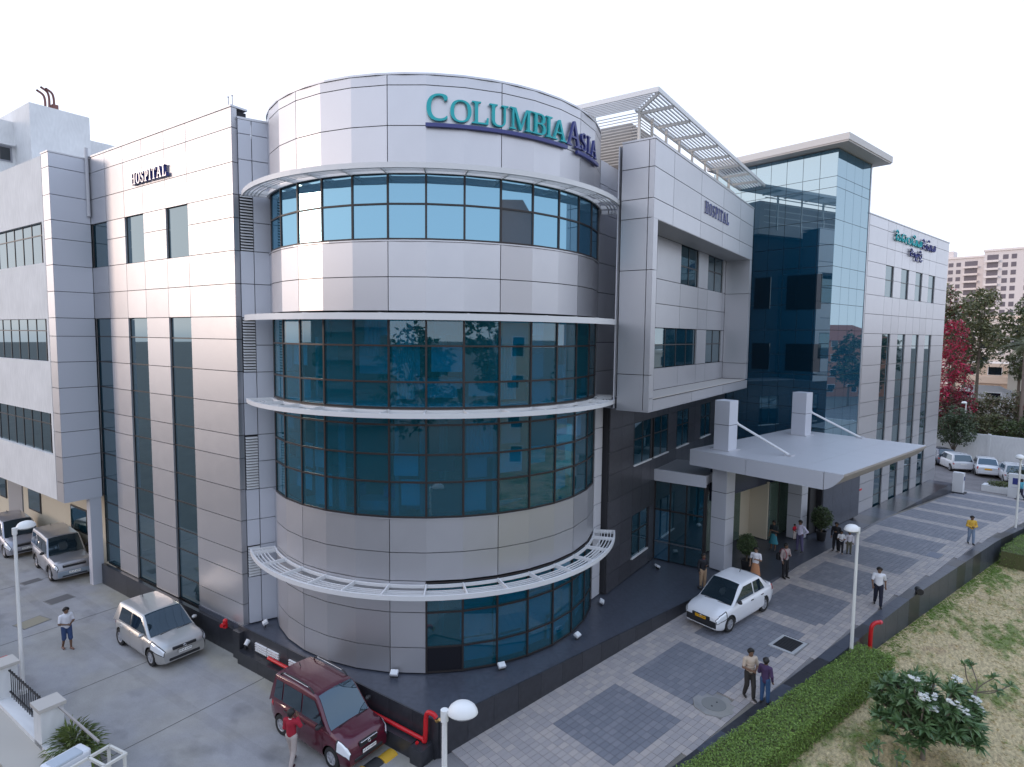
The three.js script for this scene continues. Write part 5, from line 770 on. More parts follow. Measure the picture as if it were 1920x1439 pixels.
const tyreM = mat(0.018, 0.018, 0.018, { roughness: 0.85 }), trimM = mat(0.02, 0.02, 0.022, { roughness: 0.5 }), lampM = mat(0.82, 0.84, 0.86, { roughness: 0.1, metalness: 0.2 }), tailM = mat(0.45, 0.01, 0.015, { roughness: 0.15 }), carGlass = mat(0.014, 0.025, 0.034, { roughness: 0.03, ior: 2.1, specularColor: lin(0.7, 0.88, 1) }), plateTex = {};
function plate(bg) {   // embossed number plate: dark unreadable marks, as far away as in the photograph
  return plateTex[bg] ?? (plateTex[bg] = new THREE.MeshPhysicalMaterial({ roughness: 0.5, map: (() => { const c = document.createElement('canvas'); c.width = 128; c.height = 32; const x = c.getContext('2d'); x.fillStyle = bg; x.fillRect(0, 0, 128, 32); x.fillStyle = '#222'; [8, 22, 40, 54, 74, 88, 100, 113].forEach((p, i) => { x.fillRect(p, 8, 3, 16); x.fillRect(p, i % 2 ? 8 : 14, 9, 3); x.fillRect(p + 6, 9 + (i % 3) * 3, 3, 9); }); const t = new THREE.CanvasTexture(c); t.colorSpace = THREE.SRGBColorSpace; return t; })() }));
}
function makeCar(name, label, pos, turn, group, o) {
  const t = thing(name, label, 'car', pos, turn, group), L = o.len, HW = o.wid / 2, paint = o.paint, x0 = -L / 2, x1 = L / 2;
  const top = curveAt(o.top), wid = curveAt([[x0, 0.84], [x0 + 0.3, 0.95], [x0 + 0.9, 1], [x1 - 1.1, 1], [x1 - 0.4, 0.985], [x1 - 0.12, 0.93], [x1, 0.82]]), bot = curveAt([[x0, 0.36], [x0 + 0.35, 0.22], [x1 - 0.3, 0.2], [x1, 0.27]]);
  const side = (x, v) => { const b = bot(x), y = lerp(b, top(x), v), w = wid(x) * HW; const k = v < 0.15 ? lerp(0.93, 0.985, v / 0.15) : v < 0.55 ? lerp(0.985, 1, (v - 0.15) / 0.4) : v < 0.88 ? lerp(1, 0.965, (v - 0.55) / 0.33) : lerp(0.965, 0.86, (v - 0.88) / 0.12); return [x, y, w * k]; };
  const vs = [0, 0.07, 0.15, 0.35, 0.55, 0.72, 0.88, 0.95, 1], st = []; for (let i = 0; i <= 34; i++) st.push(lerp(x0, x1, i / 34));
  const secs = st.map(x => { const r = vs.map(v => side(x, v)), crown = 0.035 * wid(x), tp = r[r.length - 1]; return [...r, [x, tp[1] + crown * 0.7, tp[2] * 0.55], [x, tp[1] + crown, 0], [x, tp[1] + crown * 0.7, -tp[2] * 0.55], ...r.slice().reverse().map(p => [p[0], p[1], -p[2]])]; });
  let bodyG = loft(secs); bodyG.computeVertexNormals();
  const wr = o.wheelR, xs = [o.fx, o.fx - o.base];
  { let B = new Brush(bodyG.toNonIndexed()); B.updateMatrixWorld(); for (const wx of xs) for (const s of [-1, 1]) { const c = new Brush(new THREE.CylinderGeometry(wr * 1.17, wr * 1.17, 0.5, 24).rotateX(Math.PI / 2)); c.position.set(wx, wr * 1.02, s * (HW - 0.1)); c.updateMatrixWorld(); B = csg.evaluate(B, c, SUBTRACTION); B.updateMatrixWorld(); } bodyG = B.geometry; bodyG = plain(bodyG); bodyG = toCreasedNormals(mergeVertices((bodyG.deleteAttribute('normal'), bodyG), 1e-4), 0.75); }
  part('body', bodyG, paint, t); bx(t, 'underbody', trimM, x0 + 0.4, x1 - 0.4, 0.2, 0.45, -HW + 0.32, HW - 0.32);
  // cabin
  const c = o.cab, belt = x => top(x) - 0.02, roofY = curveAt([[c.r0, top(c.r0) - 0.02], [c.r1, c.h - 0.03], [lerp(c.r1, c.w1, 0.5), c.h], [c.w1, c.h - 0.03], [c.w0, top(c.w0) - 0.02]]);
  const hwB = HW * (c.wb ?? 0.9), hwR = HW * (c.wr ?? 0.7), hwAt = y => lerp(hwB, hwR, clamp((y - o.belt) / (c.h - o.belt), 0, 1));
  const cs = []; const cx = []; for (let i = 0; i <= 26; i++) cx.push(lerp(c.r0, c.w0, i / 26));
  for (const x of cx) { const y = Math.max(roofY(x), belt(x)), b = belt(x) - 0.06, w = hwAt(y), w0 = hwAt(b), e = Math.min(0.06, (y - b) * 0.4); cs.push([[x, b, w0], [x, y - e, hwAt(y - e)], [x, y - e * 0.3, w - 0.025], [x, y, w - 0.08], [x, y + 0.022, w * 0.45], [x, y + 0.03, 0], [x, y + 0.022, -w * 0.45], [x, y, -w + 0.08], [x, y - e * 0.3, -w + 0.025], [x, y - e, -hwAt(y - e)], [x, b, -w0]]); }
  const cabin = loft(cs); part('cabin', toCreasedNormals(cabin, 0.7), paint, t);
  const grid = (f, nu, nv) => { const P = [], I = []; for (let i = 0; i <= nu; i++) for (let j = 0; j <= nv; j++) P.push(...f(i / nu, j / nv)); for (let i = 0; i < nu; i++) for (let j = 0; j < nv; j++) { const a = i * (nv + 1) + j; I.push(a, a + 1, a + nv + 1, a + 1, a + nv + 2, a + nv + 1); } const g = new THREE.BufferGeometry(); g.setAttribute('position', new THREE.Float32BufferAttribute(P, 3)); g.setIndex(I); g.computeVertexNormals(); return g; };
  const pane = (xa, xb, sgn) => grid((u, v) => { const x = lerp(xa, xb, u), y = Math.max(roofY(x), belt(x)), w = hwAt(y) - 0.07, s = v * 2 - 1; return [x + sgn * 0.012, y + 0.016 + 0.03 * (1 - s * s), w * s]; }, 8, 8);
  part('windscreen', pane(lerp(c.w0, c.w1, 0.06), lerp(c.w0, c.w1, 0.95), 1), carGlass, t); part('rear_window', pane(lerp(c.r0, c.r1, 0.2), lerp(c.r0, c.r1, 0.9), -1), carGlass, t);
  for (const s of [-1, 1]) {
    o.glass.forEach(q => part('side_window', grid((u, v) => { const xb = lerp(q[0], q[1], u), xt = lerp(q[2], q[3], u), y = lerp(o.belt + 0.045, c.h - (q[4] ?? 0.13), v), x = lerp(xb, xt, v); return [x, y, s * (hwAt(y) + 0.01)]; }, 4, 4), carGlass, t));
    o.doors.forEach(([a, b]) => { const d = part('door', grid((u, v) => { const p = side(lerp(a + 0.012, b - 0.012, u), lerp(0.1, 0.96, v)); return [p[0], p[1], s * (p[2] + 0.007)]; }, 6, 8), paint, t); const hp = side(a + 0.16, 0.8); part('handle', rbox(0.17, 0.03, 0.03, 0.01), o.handle ?? paint, d, [hp[0], hp[1], s * (hp[2] + 0.02)]); });
    const mx = c.w0 - 0.32; const mi = part('mirror', new THREE.SphereGeometry(0.1, 12, 10).scale(0.62, 0.72, 1.1), o.mirror ?? paint, t, [mx, o.belt + 0.1, s * (HW + 0.08)]); part('mirror_glass', new THREE.CircleGeometry(0.07, 12).rotateY(-Math.PI / 2), chromeM, mi, [-0.063, 0, 0]);
    const hl = (dx, v0, v1, xa, xb) => grid((u, v) => { const p = side(lerp(xa, xb, u), lerp(v0, v1, v)); return [p[0] + 0.012, p[1] + 0.004, s * (p[2] + 0.012)]; }, 6, 5);
    { const a = o.hl ?? [0.66, 0.93, 0.42]; part('headlight_bezel', grid((u, v) => { const p = side(lerp(x1 - a[2] - 0.05, x1 - 0.005, u), lerp(a[0] - 0.05, Math.min(0.965, a[1] + 0.03), v)); return [p[0] + 0.006, p[1] + 0.002, s * (p[2] + 0.006)]; }, 6, 5), trimM, t); }
    part('headlight', hl(0, o.hl?.[0] ?? 0.66, o.hl?.[1] ?? 0.93, x1 - (o.hl?.[2] ?? 0.42), x1 - 0.02), lampM, t); part('tail_light', hl(0, 0.62, 0.95, x0 + 0.01, x0 + 0.2), tailM, t);
    for (const wx of xs) {
      const w = sub('wheel', t, 0, [wx, wr, s * (HW - 0.115)]);
      part('tyre', memo('tyre' + wr, () => new THREE.LatheGeometry([[wr * 0.62, -0.09], [wr * 0.93, -0.095], [wr, -0.07], [wr, 0.07], [wr * 0.93, 0.095], [wr * 0.62, 0.09]].map(p => new THREE.Vector2(...p)), 28).rotateX(Math.PI / 2)), tyreM, w);
      part('rim', memo('rim' + wr, () => join([new THREE.CylinderGeometry(wr * 0.64, wr * 0.64, 0.13, 28).rotateX(Math.PI / 2), new THREE.TorusGeometry(wr * 0.6, 0.022, 6, 28).translate(0, 0, 0.07), new THREE.TorusGeometry(wr * 0.6, 0.022, 6, 28).translate(0, 0, -0.07)])), o.rim ?? mat(0.42, 0.42, 0.44, { metalness: 0.7, roughness: 0.4 }), w);
      part('hub_cap', memo('hub' + wr, () => join([...[0, 1, 2, 3, 4, 5].map(k => new THREE.BoxGeometry(wr * 0.5, wr * 0.13, 0.018).translate(wr * 0.32, 0, 0).rotateZ(k * Math.PI / 3)), new THREE.CylinderGeometry(wr * 0.16, wr * 0.16, 0.03, 12).rotateX(Math.PI / 2)])), mat(0.6, 0.6, 0.62, { metalness: 0.8, roughness: 0.3 }), w, [0, 0, s * 0.075]);
    }
  }
  const front = (y, w, h, d, m, nm, rear) => { const fx = rear ? x0 : x1; return part(nm, rbox(d, h, w, Math.min(0.03, h * 0.3)), m, t, [fx + (rear ? -0.0 : 0.0) - (rear ? -1 : 1) * (d / 2 - 0.025), y, 0]); };
  const gr = front(o.grille?.[0] ?? 0.66, o.grille?.[1] ?? 0.85, o.grille?.[2] ?? 0.1, 0.1, trimM, 'grille'); if (o.badge) part('badge', new THREE.TorusGeometry(0.045, 0.014, 6, 16).rotateY(Math.PI / 2), chromeM, gr, [0.055, 0, 0]); if (o.chrome) part('chrome_bar', rbox(0.03, 0.03, o.grille[1] * 0.95, 0.01), chromeM, gr, [0.05, o.grille[2] * 0.45, 0]);
  front(0.36, o.wid * 0.62, 0.11, 0.12, trimM, 'air_intake'); if (o.bumper) { front(0.45, o.wid * 0.8, 0.26, 0.3, o.bumper, 'bumper'); front(0.48, o.wid * 0.82, 0.26, 0.2, o.bumper, 'bumper', true); }
  const np = part('number_plate', boxG(0.02, 0.12, 0.5), trimM, t, [x1 + 0.028, o.plateY ?? 0.5, 0]); part('plate_face', new THREE.PlaneGeometry(0.48, 0.11).rotateY(Math.PI / 2), plate(o.plateBg ?? '#ecebe6'), np, [0.012, 0, 0]); part('number_plate', boxG(0.02, 0.12, 0.5), plate(o.plateBg ?? '#ecebe6'), t, [x0 - 0.012, 0.78, 0]);
  for (const s of [-1, 1]) part('wiper', boxG(0.02, 0.015, 0.5), trimM, t, [c.w0 - 0.02, top(c.w0) + 0.03, s * 0.3 - 0.1], 0.15);
  part('antenna', rod([c.r1 + 0.35, c.h + 0.02, 0], [c.r1 + 0.28, c.h + 0.12, 0], 0.012), trimM, t);
  if (o.rails) for (const s of [-1, 1]) { const r = part('roof_rail', tubeG([[c.r1 + 0.2, c.h - 0.03, s * (hwR - 0.05)], [c.r1 + 0.32, c.h + 0.06, s * (hwR - 0.05)], [c.w1 - 0.3, c.h + 0.06, s * (hwR - 0.05)], [c.w1 - 0.15, c.h - 0.04, s * (hwR - 0.05)]], 0.022, 20, 8), trimM, t); part('rail_strip', boxG(c.w1 - c.r1 - 0.8, 0.02, 0.045), mat(0.78, 0.78, 0.78), r, [(c.r1 + c.w1) / 2, c.h + 0.085, s * (hwR - 0.05)]); }
  if (o.cladding) for (const s of [-1, 1]) for (const wx of xs) part('arch_flare', new THREE.TorusGeometry(wr * 1.2, 0.045, 6, 20, Math.PI), o.cladding, t, [wx, wr * 1.02, s * (HW - 0.02)]);
  return t;
}
const carPaint = (r, g, b, o = {}) => mat(r, g, b, { roughness: 0.4, metalness: 0.25, clearcoat: 1, clearcoatRoughness: 0.06, ...o });
const hatch = paint => ({ len: 4.0, wid: 1.78, belt: 0.98, wheelR: 0.33, base: 2.55, fx: 1.22, paint, badge: true, hl: [0.62, 0.93, 0.72], grille: [0.72, 0.86, 0.11], plateY: 0.57,
  top: [[-2.0, 0.9], [-1.85, 1.0], [-1.2, 1.02], [0.6, 1.0], [1.0, 0.99], [1.5, 0.95], [1.85, 0.87], [2.0, 0.72]], cab: { r0: -1.98, r1: -1.62, w1: 0.25, w0: 1.12, h: 1.63, wb: 0.93, wr: 0.78 }, glass: [[-1.45, -0.52, -1.34, -0.5], [-0.46, 0.86, -0.44, 0.22]], doors: [[-1.25, -0.42], [-0.4, 0.72]] });
const G1 = 'cars parked along the side driveway';
const car1 = makeCar('hatchback_car', 'silver hatchback parked on the driveway beside the dark plinth', [11.06, 0, -24.16], -Math.PI / 2 - 0.02, G1, hatch(carPaint(0.5, 0.49, 0.47, { metalness: 0.6 })));
makeCar('tall_hatchback_car', 'maroon tall hatchback with roof rails beside the red pipe', [11.36, 0, -14.5], -Math.PI / 2 - 0.03, G1, { len: 3.75, wid: 1.62, belt: 1.02, wheelR: 0.31, base: 2.42, fx: 1.2, paint: carPaint(0.085, 0.004, 0.018), badge: true, chrome: true, rails: true, hl: [0.58, 0.95, 0.42], grille: [0.72, 0.62, 0.16], plateY: 0.52, mirror: trimM, handle: trimM,
  top: [[-1.87, 0.95], [-1.8, 1.02], [0.6, 1.02], [1.1, 0.99], [1.55, 0.93], [1.78, 0.82], [1.87, 0.62]], cab: { r0: -1.87, r1: -1.66, w1: 0.35, w0: 1.12, h: 1.78, wb: 0.92, wr: 0.8 }, glass: [[-1.62, -1.22, -1.55, -1.2, 0.16], [-1.16, -0.26, -1.14, -0.26, 0.16], [-0.2, 0.86, -0.2, 0.34, 0.16]], doors: [[-1.1, -0.24], [-0.22, 0.85]] });
makeCar('utility_van', 'boxy silver utility van parked under the white wing', [12.02, 0, -36.3], -Math.PI / 2 - 0.1, G1, { len: 4.5, wid: 1.72, belt: 1.12, wheelR: 0.36, base: 2.55, fx: 1.45, paint: carPaint(0.36, 0.37, 0.4, { metalness: 0.6 }), hl: [0.72, 0.93, 0.2], grille: [0.82, 0.95, 0.14], chrome: true, plateY: 0.5, bumper: carPaint(0.3, 0.36, 0.42, { metalness: 0.4 }), cladding: trimM, mirror: trimM,
  top: [[-2.25, 1.02], [-2.2, 1.1], [0.5, 1.1], [1.0, 1.06], [1.9, 1.0], [2.18, 0.94], [2.25, 0.7]], cab: { r0: -2.24, r1: -2.12, w1: 0.42, w0: 1.0, h: 1.88, wb: 0.93, wr: 0.8 }, glass: [[-2.05, -1.5, -2.0, -1.5, 0.17], [-1.44, -0.94, -1.44, -0.94, 0.17], [-0.88, -0.22, -0.88, -0.22, 0.17], [-0.16, 0.78, -0.16, 0.42, 0.17]], doors: [[-0.9, -0.2], [-0.18, 0.78]] });
makeCar('people_carrier', 'silver people carrier parked behind the utility van at the left edge', [11.75, 0, -41.9], -Math.PI / 2 - 0.06, G1, { len: 4.3, wid: 1.74, belt: 1.05, wheelR: 0.34, base: 2.7, fx: 1.4, paint: carPaint(0.36, 0.36, 0.4, { metalness: 0.6 }), hl: [0.6, 0.93, 0.62], grille: [0.72, 0.9, 0.16], chrome: true, plateY: 0.52,
  top: [[-2.15, 0.98], [-2.05, 1.06], [0.7, 1.06], [1.2, 1.0], [1.8, 0.92], [2.05, 0.8], [2.15, 0.6]], cab: { r0: -2.14, r1: -1.9, w1: 0.35, w0: 1.3, h: 1.74, wb: 0.92, wr: 0.76 }, glass: [[-1.85, -1.1, -1.8, -1.1], [-1.04, -0.2, -1.04, -0.2], [-0.14, 0.95, -0.14, 0.32]], doors: [[-1.0, -0.2], [-0.18, 0.92]] });
{
  const white = carPaint(0.74, 0.74, 0.75, { metalness: 0 });
  const p = WN(22.95, rampY(22.95) + 0.0, -12.42), W = makeCar('sedan_car', 'white saloon with a yellow plate standing at the drop-off', p, Math.PI - AW - 0.05, null, { len: 4.1, wid: 1.68, belt: 0.98, wheelR: 0.32, base: 2.5, fx: 1.3, paint: white, badge: true, hl: [0.62, 0.93, 0.5], grille: [0.64, 0.8, 0.12], plateY: 0.62, plateBg: '#f2b010', bumper: trimM, mirror: trimM, handle: trimM, rim: mat(0.35, 0.35, 0.36, { metalness: 0.6, roughness: 0.45 }),
    top: [[-2.05, 0.9], [-1.95, 1.0], [-1.5, 1.02], [-1.1, 1.0], [0.5, 0.98], [0.95, 0.96], [1.5, 0.93], [1.88, 0.84], [2.05, 0.66]], cab: { r0: -1.72, r1: -1.0, w1: 0.25, w0: 1.14, h: 1.6, wb: 0.92, wr: 0.76 }, glass: [[-1.25, -0.5, -0.98, -0.48], [-0.42, 0.86, -0.4, 0.2]], doors: [[-1.15, -0.42], [-0.4, 0.74]] });
  W.rotation.order = 'YXZ'; W.rotation.z = -Math.atan(0.0513);
  const far = 'cars in the far car park';
  const h2 = car1.clone(); const repaint = (r, m) => r.traverse(q => { if (q.isMesh && q.material === car1.getObjectByName('body').material) q.material = m; });
  h2.name = numbered('hatchback_car'); h2.position.set(...WN(69.6, 0, -15.6)); h2.rotation.y = Math.PI - AW - 0.12; scene.add(h2); tag(h2, 'white hatchback facing the plaza in the far car park', 'car', far); repaint(h2, white);
  const sd = W.clone(); sd.name = numbered('sedan_car'); sd.position.set(...WN(69.2, 0, -13.1)); sd.rotation.set(0, -AW + 0.3, 0); sd.scale.set(1.08, 1, 1.05); scene.add(sd); tag(sd, 'white saloon seen from behind in the far car park', 'car', far); sd.traverse(q => { if (q.isMesh && q.name === 'bumper') q.material = white; });
  const h3 = h2.clone(); h3.name = numbered('hatchback_car'); h3.position.set(...WN(67.6, 0, -10.9)); h3.rotation.y = -AW + 0.35; scene.add(h3); tag(h3, 'white car half hidden behind the flowering bush', 'car', far);
  const h4 = car1.clone(); h4.name = numbered('hatchback_car'); h4.position.set(...WN(71.5, 0, -17.6)); h4.rotation.y = Math.PI - AW - 0.3; scene.add(h4); tag(h4, 'dark blue grey car half hidden by the far wing corner', 'car', far); repaint(h4, carPaint(0.12, 0.13, 0.17, { metalness: 0.5 }));
}

// ---------------------------------------------------------------- people: smooth-blended limbs meshed on a grid
function isoMesh(f, lo, hi, h) {   // surface nets over the zero level of f
  const n = [0, 1, 2].map(i => Math.ceil((hi[i] - lo[i]) / h) + 1), [nx, ny, nz] = n, val = new Float32Array(nx * ny * nz), at = (i, j, k) => (i * ny + j) * nz + k;
  for (let i = 0; i < nx; i++) for (let j = 0; j < ny; j++) for (let k = 0; k < nz; k++) val[at(i, j, k)] = f(lo[0] + i * h, lo[1] + j * h, lo[2] + k * h);
  const idx = new Int32Array(nx * ny * nz).fill(-1), P = [], I = [];
  for (let i = 0; i < nx - 1; i++) for (let j = 0; j < ny - 1; j++) for (let k = 0; k < nz - 1; k++) {
    let c = 0, x = 0, y = 0, z = 0; const v = []; for (let q = 0; q < 8; q++) v.push(val[at(i + (q & 1), j + ((q >> 1) & 1), k + (q >> 2))]);
    for (let q = 0; q < 8; q++) for (const b of [1, 2, 4]) if (!(q & b)) { const a = v[q], e = v[q | b]; if ((a < 0) !== (e < 0)) { const t = a / (a - e); c++; x += (q & 1) + (b === 1 ? t : 0); y += ((q >> 1) & 1) + (b === 2 ? t : 0); z += (q >> 2) + (b === 4 ? t : 0); } }
    if (c) { idx[at(i, j, k)] = P.length / 3; P.push(lo[0] + (i + x / c) * h, lo[1] + (j + y / c) * h, lo[2] + (k + z / c) * h); }
  }
  for (let i = 1; i < nx - 1; i++) for (let j = 1; j < ny - 1; j++) for (let k = 1; k < nz - 1; k++) {
    const a = val[at(i, j, k)] < 0;
    const q = (A, B, C, D, flip) => { if (A < 0 || B < 0 || C < 0 || D < 0) return; flip ? I.push(A, B, C, A, C, D) : I.push(A, C, B, A, D, C); };
    if (a !== (val[at(i + 1, j, k)] < 0)) q(idx[at(i, j - 1, k - 1)], idx[at(i, j, k - 1)], idx[at(i, j, k)], idx[at(i, j - 1, k)], a);
    if (a !== (val[at(i, j + 1, k)] < 0)) q(idx[at(i - 1, j, k - 1)], idx[at(i - 1, j, k)], idx[at(i, j, k)], idx[at(i, j, k - 1)], a);
    if (a !== (val[at(i, j, k + 1)] < 0)) q(idx[at(i - 1, j - 1, k)], idx[at(i, j - 1, k)], idx[at(i, j, k)], idx[at(i - 1, j, k)], a);
  }
  const g = new THREE.BufferGeometry(); g.setAttribute('position', new THREE.Float32BufferAttribute(P, 3)); g.setIndex(I); g.computeVertexNormals(); return g;
}
function blob(bones, k = 0.03) {   // bones: [a, b, ra, rb, squash?] -> smooth union of tapered capsules
  return (x, y, z) => {
    let d = 1e9;
    for (const [a, b, ra, rb, sz] of bones) {
      const s = sz ?? 1, bx_ = b[0] - a[0], by = b[1] - a[1], bz = b[2] - a[2], px = x - a[0], py = y - a[1], pz = (z - a[2]) / s, l = bx_ * bx_ + by * by + bz * bz || 1e-9, t = clamp((px * bx_ + py * by + pz * s * bz) / l, 0, 1);
      const e = Math.hypot(px - t * bx_, py - t * by, pz - t * bz / s) - lerp(ra, rb, t), hh = clamp(0.5 + 0.5 * (d - e) / k, 0, 1); d = d > 1e8 ? e : lerp(d, e, hh) - k * hh * (1 - hh);
    }
    return d;
  };
}
function meshOf(bones, h, k) {
  const lo = [1e9, 1e9, 1e9], hi = [-1e9, -1e9, -1e9]; for (const [a, b, ra, rb] of bones) for (const [p, r] of [[a, ra], [b, rb]]) for (let i = 0; i < 3; i++) { lo[i] = Math.min(lo[i], p[i] - r - 3 * h); hi[i] = Math.max(hi[i], p[i] + r + 3 * h); }
  return isoMesh(blob(bones, k), lo, hi, h);
}
const POSES = {   // arms: elbow and wrist; legs: knee and ankle; x to the person's left
  stand: { la: [[0.235, 1.1, -0.03], [0.235, 0.87, 0.06]], ra: [[-0.235, 1.1, -0.03], [-0.235, 0.87, 0.06]], ll: [[0.1, 0.47, 0.02], [0.11, 0.08, -0.01]], rl: [[-0.1, 0.47, 0.02], [-0.11, 0.08, -0.01]] },
  walk: { la: [[0.24, 1.1, -0.1], [0.25, 0.9, 0.02]], ra: [[-0.24, 1.1, 0.06], [-0.23, 0.92, 0.2]], ll: [[0.09, 0.48, 0.14], [0.09, 0.08, 0.2]], rl: [[-0.09, 0.46, -0.02], [-0.09, 0.1, -0.26]] },
  phone: { la: [[0.24, 1.08, 0.02], [0.06, 1.06, 0.24]], ra: [[-0.24, 1.08, 0.02], [-0.06, 1.06, 0.24]], ll: [[0.09, 0.47, 0.1], [0.09, 0.08, 0.12]], rl: [[-0.09, 0.47, 0.0], [-0.09, 0.09, -0.15]] },
  call: { la: [[0.22, 1.1, 0.0], [0.1, 1.0, 0.22]], ra: [[-0.27, 1.22, 0.05], [-0.15, 1.44, 0.08]], ll: [[0.09, 0.48, 0.12], [0.09, 0.08, 0.16]], rl: [[-0.09, 0.46, -0.02], [-0.1, 0.1, -0.2]] },
  hips: { la: [[0.36, 1.14, -0.06], [0.19, 0.97, 0.02]], ra: [[-0.24, 1.08, 0.04], [-0.1, 1.12, 0.22]], ll: [[0.12, 0.47, 0.02], [0.15, 0.08, 0]], rl: [[-0.12, 0.47, 0.02], [-0.14, 0.08, 0]] },
  chest: { la: [[0.24, 1.09, 0.02], [0.05, 1.16, 0.2]], ra: [[-0.235, 1.1, -0.03], [-0.235, 0.87, 0.06]], ll: [[0.1, 0.47, 0.02], [0.11, 0.08, 0]], rl: [[-0.1, 0.47, 0.03], [-0.11, 0.08, 0.02]] },
};
let nPeople = 0;
function person(label, pos, turn, o) {
  const t = thing('person', label, 'person', pos, turn, 'people around the hospital'); t.scale.setScalar((o.h ?? 1.65) / 1.68);
  const J = POSES[o.pose ?? 'stand'], skin = mat(...(o.skin ?? [0.16, 0.085, 0.05]), { roughness: 0.6 }), cl = (c, r = 0.85) => Array.isArray(c) ? mat(...c, { roughness: r }) : c, C0 = 0.018;
  const H = [0, 1.555, 0.02 + (o.nod ?? 0)], sh = 0.185 * (o.broad ?? 1), hip = 0.088, bulk = o.bulk ?? 1;
  const S = s => [s * sh, 1.355, -0.01], arms = [[1, J.la], [-1, J.ra]], legs = [[1, J.ll], [-1, J.rl]];
  const bones = [[[0, 1.0, 0], [0, 1.3, 0], 0.125, 0.13, 0.72], [[0, 1.3, 0], [0, 1.44, 0], 0.09, 0.052], [[0, 1.42, 0], [0, 1.5, 0.01], 0.05, 0.05], [[H[0], H[1] + 0.03, H[2] - 0.012], [H[0], H[1] - 0.035, H[2] + 0.008], 0.09, 0.07], [[0, H[1] - 0.06, H[2] + 0.05], [0, H[1] - 0.06, H[2] + 0.055], 0.036, 0.036], [[0, H[1] + 0.01, H[2] + 0.088], [0, H[1] - 0.02, H[2] + 0.1], 0.01, 0.015]];
  for (const s of [1, -1]) bones.push([[s * 0.084, H[1] - 0.005, H[2] - 0.01], [s * 0.088, H[1] + 0.02, H[2] - 0.015], 0.018, 0.018]);
  for (const [s, [e, w]] of arms) bones.push([S(s), e, 0.05, 0.042], [e, w, 0.041, 0.028]);
  for (const [s, [kn, an]] of legs) bones.push([[s * hip, 0.9, 0], kn, 0.082, 0.056], [kn, an, 0.055, 0.036]);
  const geos = [meshOf(bones, 0.02, 0.028)];
  for (const [s, [e, w]] of arms) {   // palm, four fingers and a thumb, slightly curled
    const d = V(w[0] - e[0], w[1] - e[1], w[2] - e[2]).normalize(), side = V(0, 0, 1).cross(d).normalize(); if (side.lengthSq() < 0.1) side.set(1, 0, 0); const nrm = d.clone().cross(side).normalize(), at = (a, b, c) => [w[0] + d.x * a + side.x * b + nrm.x * c, w[1] + d.y * a + side.y * b + nrm.y * c, w[2] + d.z * a + side.z * b + nrm.z * c];
    const hb = [[at(0, 0, 0), at(0.075, 0, 0), 0.025, 0.03]]; [[-0.026, 0.062], [-0.009, 0.075], [0.009, 0.07], [0.026, 0.052]].forEach(([b, l]) => hb.push([at(0.085, b, 0), at(0.085 + l * 0.6, b * 1.15, 0.012), 0.0095, 0.009], [at(0.085 + l * 0.6, b * 1.15, 0.012), at(0.085 + l * 0.9, b * 1.1, 0.04), 0.009, 0.008]));
    hb.push([at(0.025, -0.03 * s, 0.005), at(0.055, -0.058 * s, 0.02), 0.012, 0.01], [at(0.055, -0.058 * s, 0.02), at(0.085, -0.06 * s, 0.035), 0.01, 0.009]); geos.push(meshOf(hb, 0.01, 0.006));
  }
  part('body', mergeGeometries(geos.map(g => plain(g))), skin, t);
  part('eyes', join([1, -1].map(s => new THREE.SphereGeometry(0.011, 8, 6).translate(s * 0.032, H[1] + 0.005, H[2] + 0.078))), mat(0.02, 0.015, 0.012, { roughness: 0.2 }), t); part('mouth', new THREE.CapsuleGeometry(0.006, 0.035, 3, 6).rotateZ(Math.PI / 2), mat(0.14, 0.05, 0.04), t, [0, H[1] - 0.055, H[2] + 0.083]);
  // hair
  const hc = mat(...(o.hairColor ?? [0.012, 0.01, 0.009]), { roughness: 0.6 }), hair = [[[0, H[1] + 0.058, H[2] - 0.02], [0, H[1] + 0.035, H[2] - 0.04], 0.093, 0.092], [[0.05, H[1] + 0.05, H[2] - 0.02], [-0.05, H[1] + 0.05, H[2] - 0.02], 0.07, 0.07], [[0, H[1] - 0.01, H[2] - 0.055], [0, H[1] - 0.05, H[2] - 0.05], 0.075, 0.055], [[0.03, H[1] + 0.105, H[2] + 0.035], [-0.03, H[1] + 0.105, H[2] + 0.035], 0.035, 0.035]];
  if (o.hair === 'long') hair.push([[0, H[1], H[2] - 0.07], [0, 1.2, -0.13], 0.075, 0.05, 0.7]); if (o.hair === 'bun') hair.push([[0, H[1] + 0.02, H[2] - 0.12], [0, H[1] + 0.03, H[2] - 0.12], 0.05, 0.05]);
  part('hair', meshOf(hair, 0.018, 0.02), hc, t);
  // clothes
  const top = [[[0, 1.0, 0], [0, 1.28, 0], 0.137 * bulk, 0.15 * bulk, 0.74], [[0, o.hem ?? 0.95, 0], [0, 1.04, 0], 0.145 * bulk, 0.14 * bulk, 0.74], [[sh * 0.75, 1.35, -0.005], [-sh * 0.75, 1.35, -0.005], 0.075, 0.075], [[0, 1.3, 0], [0, 1.4, 0], 0.12, 0.07]];
  for (const [s, [e, w]] of arms) { const k = o.sleeve === 'long' ? 1 : 0.8, E = [0, 1, 2].map(i => lerp(S(s)[i], e[i], k)); top.push([S(s), E, 0.06, 0.053]); if (o.sleeve === 'long') top.push([e, [0, 1, 2].map(i => lerp(e[i], w[i], 0.9)), 0.058, 0.042]); }
  part('shirt', meshOf(top, 0.02, 0.035), cl(o.shirt), t);
  if (o.collar) part('collar', new THREE.TorusGeometry(0.06, 0.014, 6, 14).rotateX(Math.PI / 2).translate(0, 1.425, 0), cl(o.collar), t);
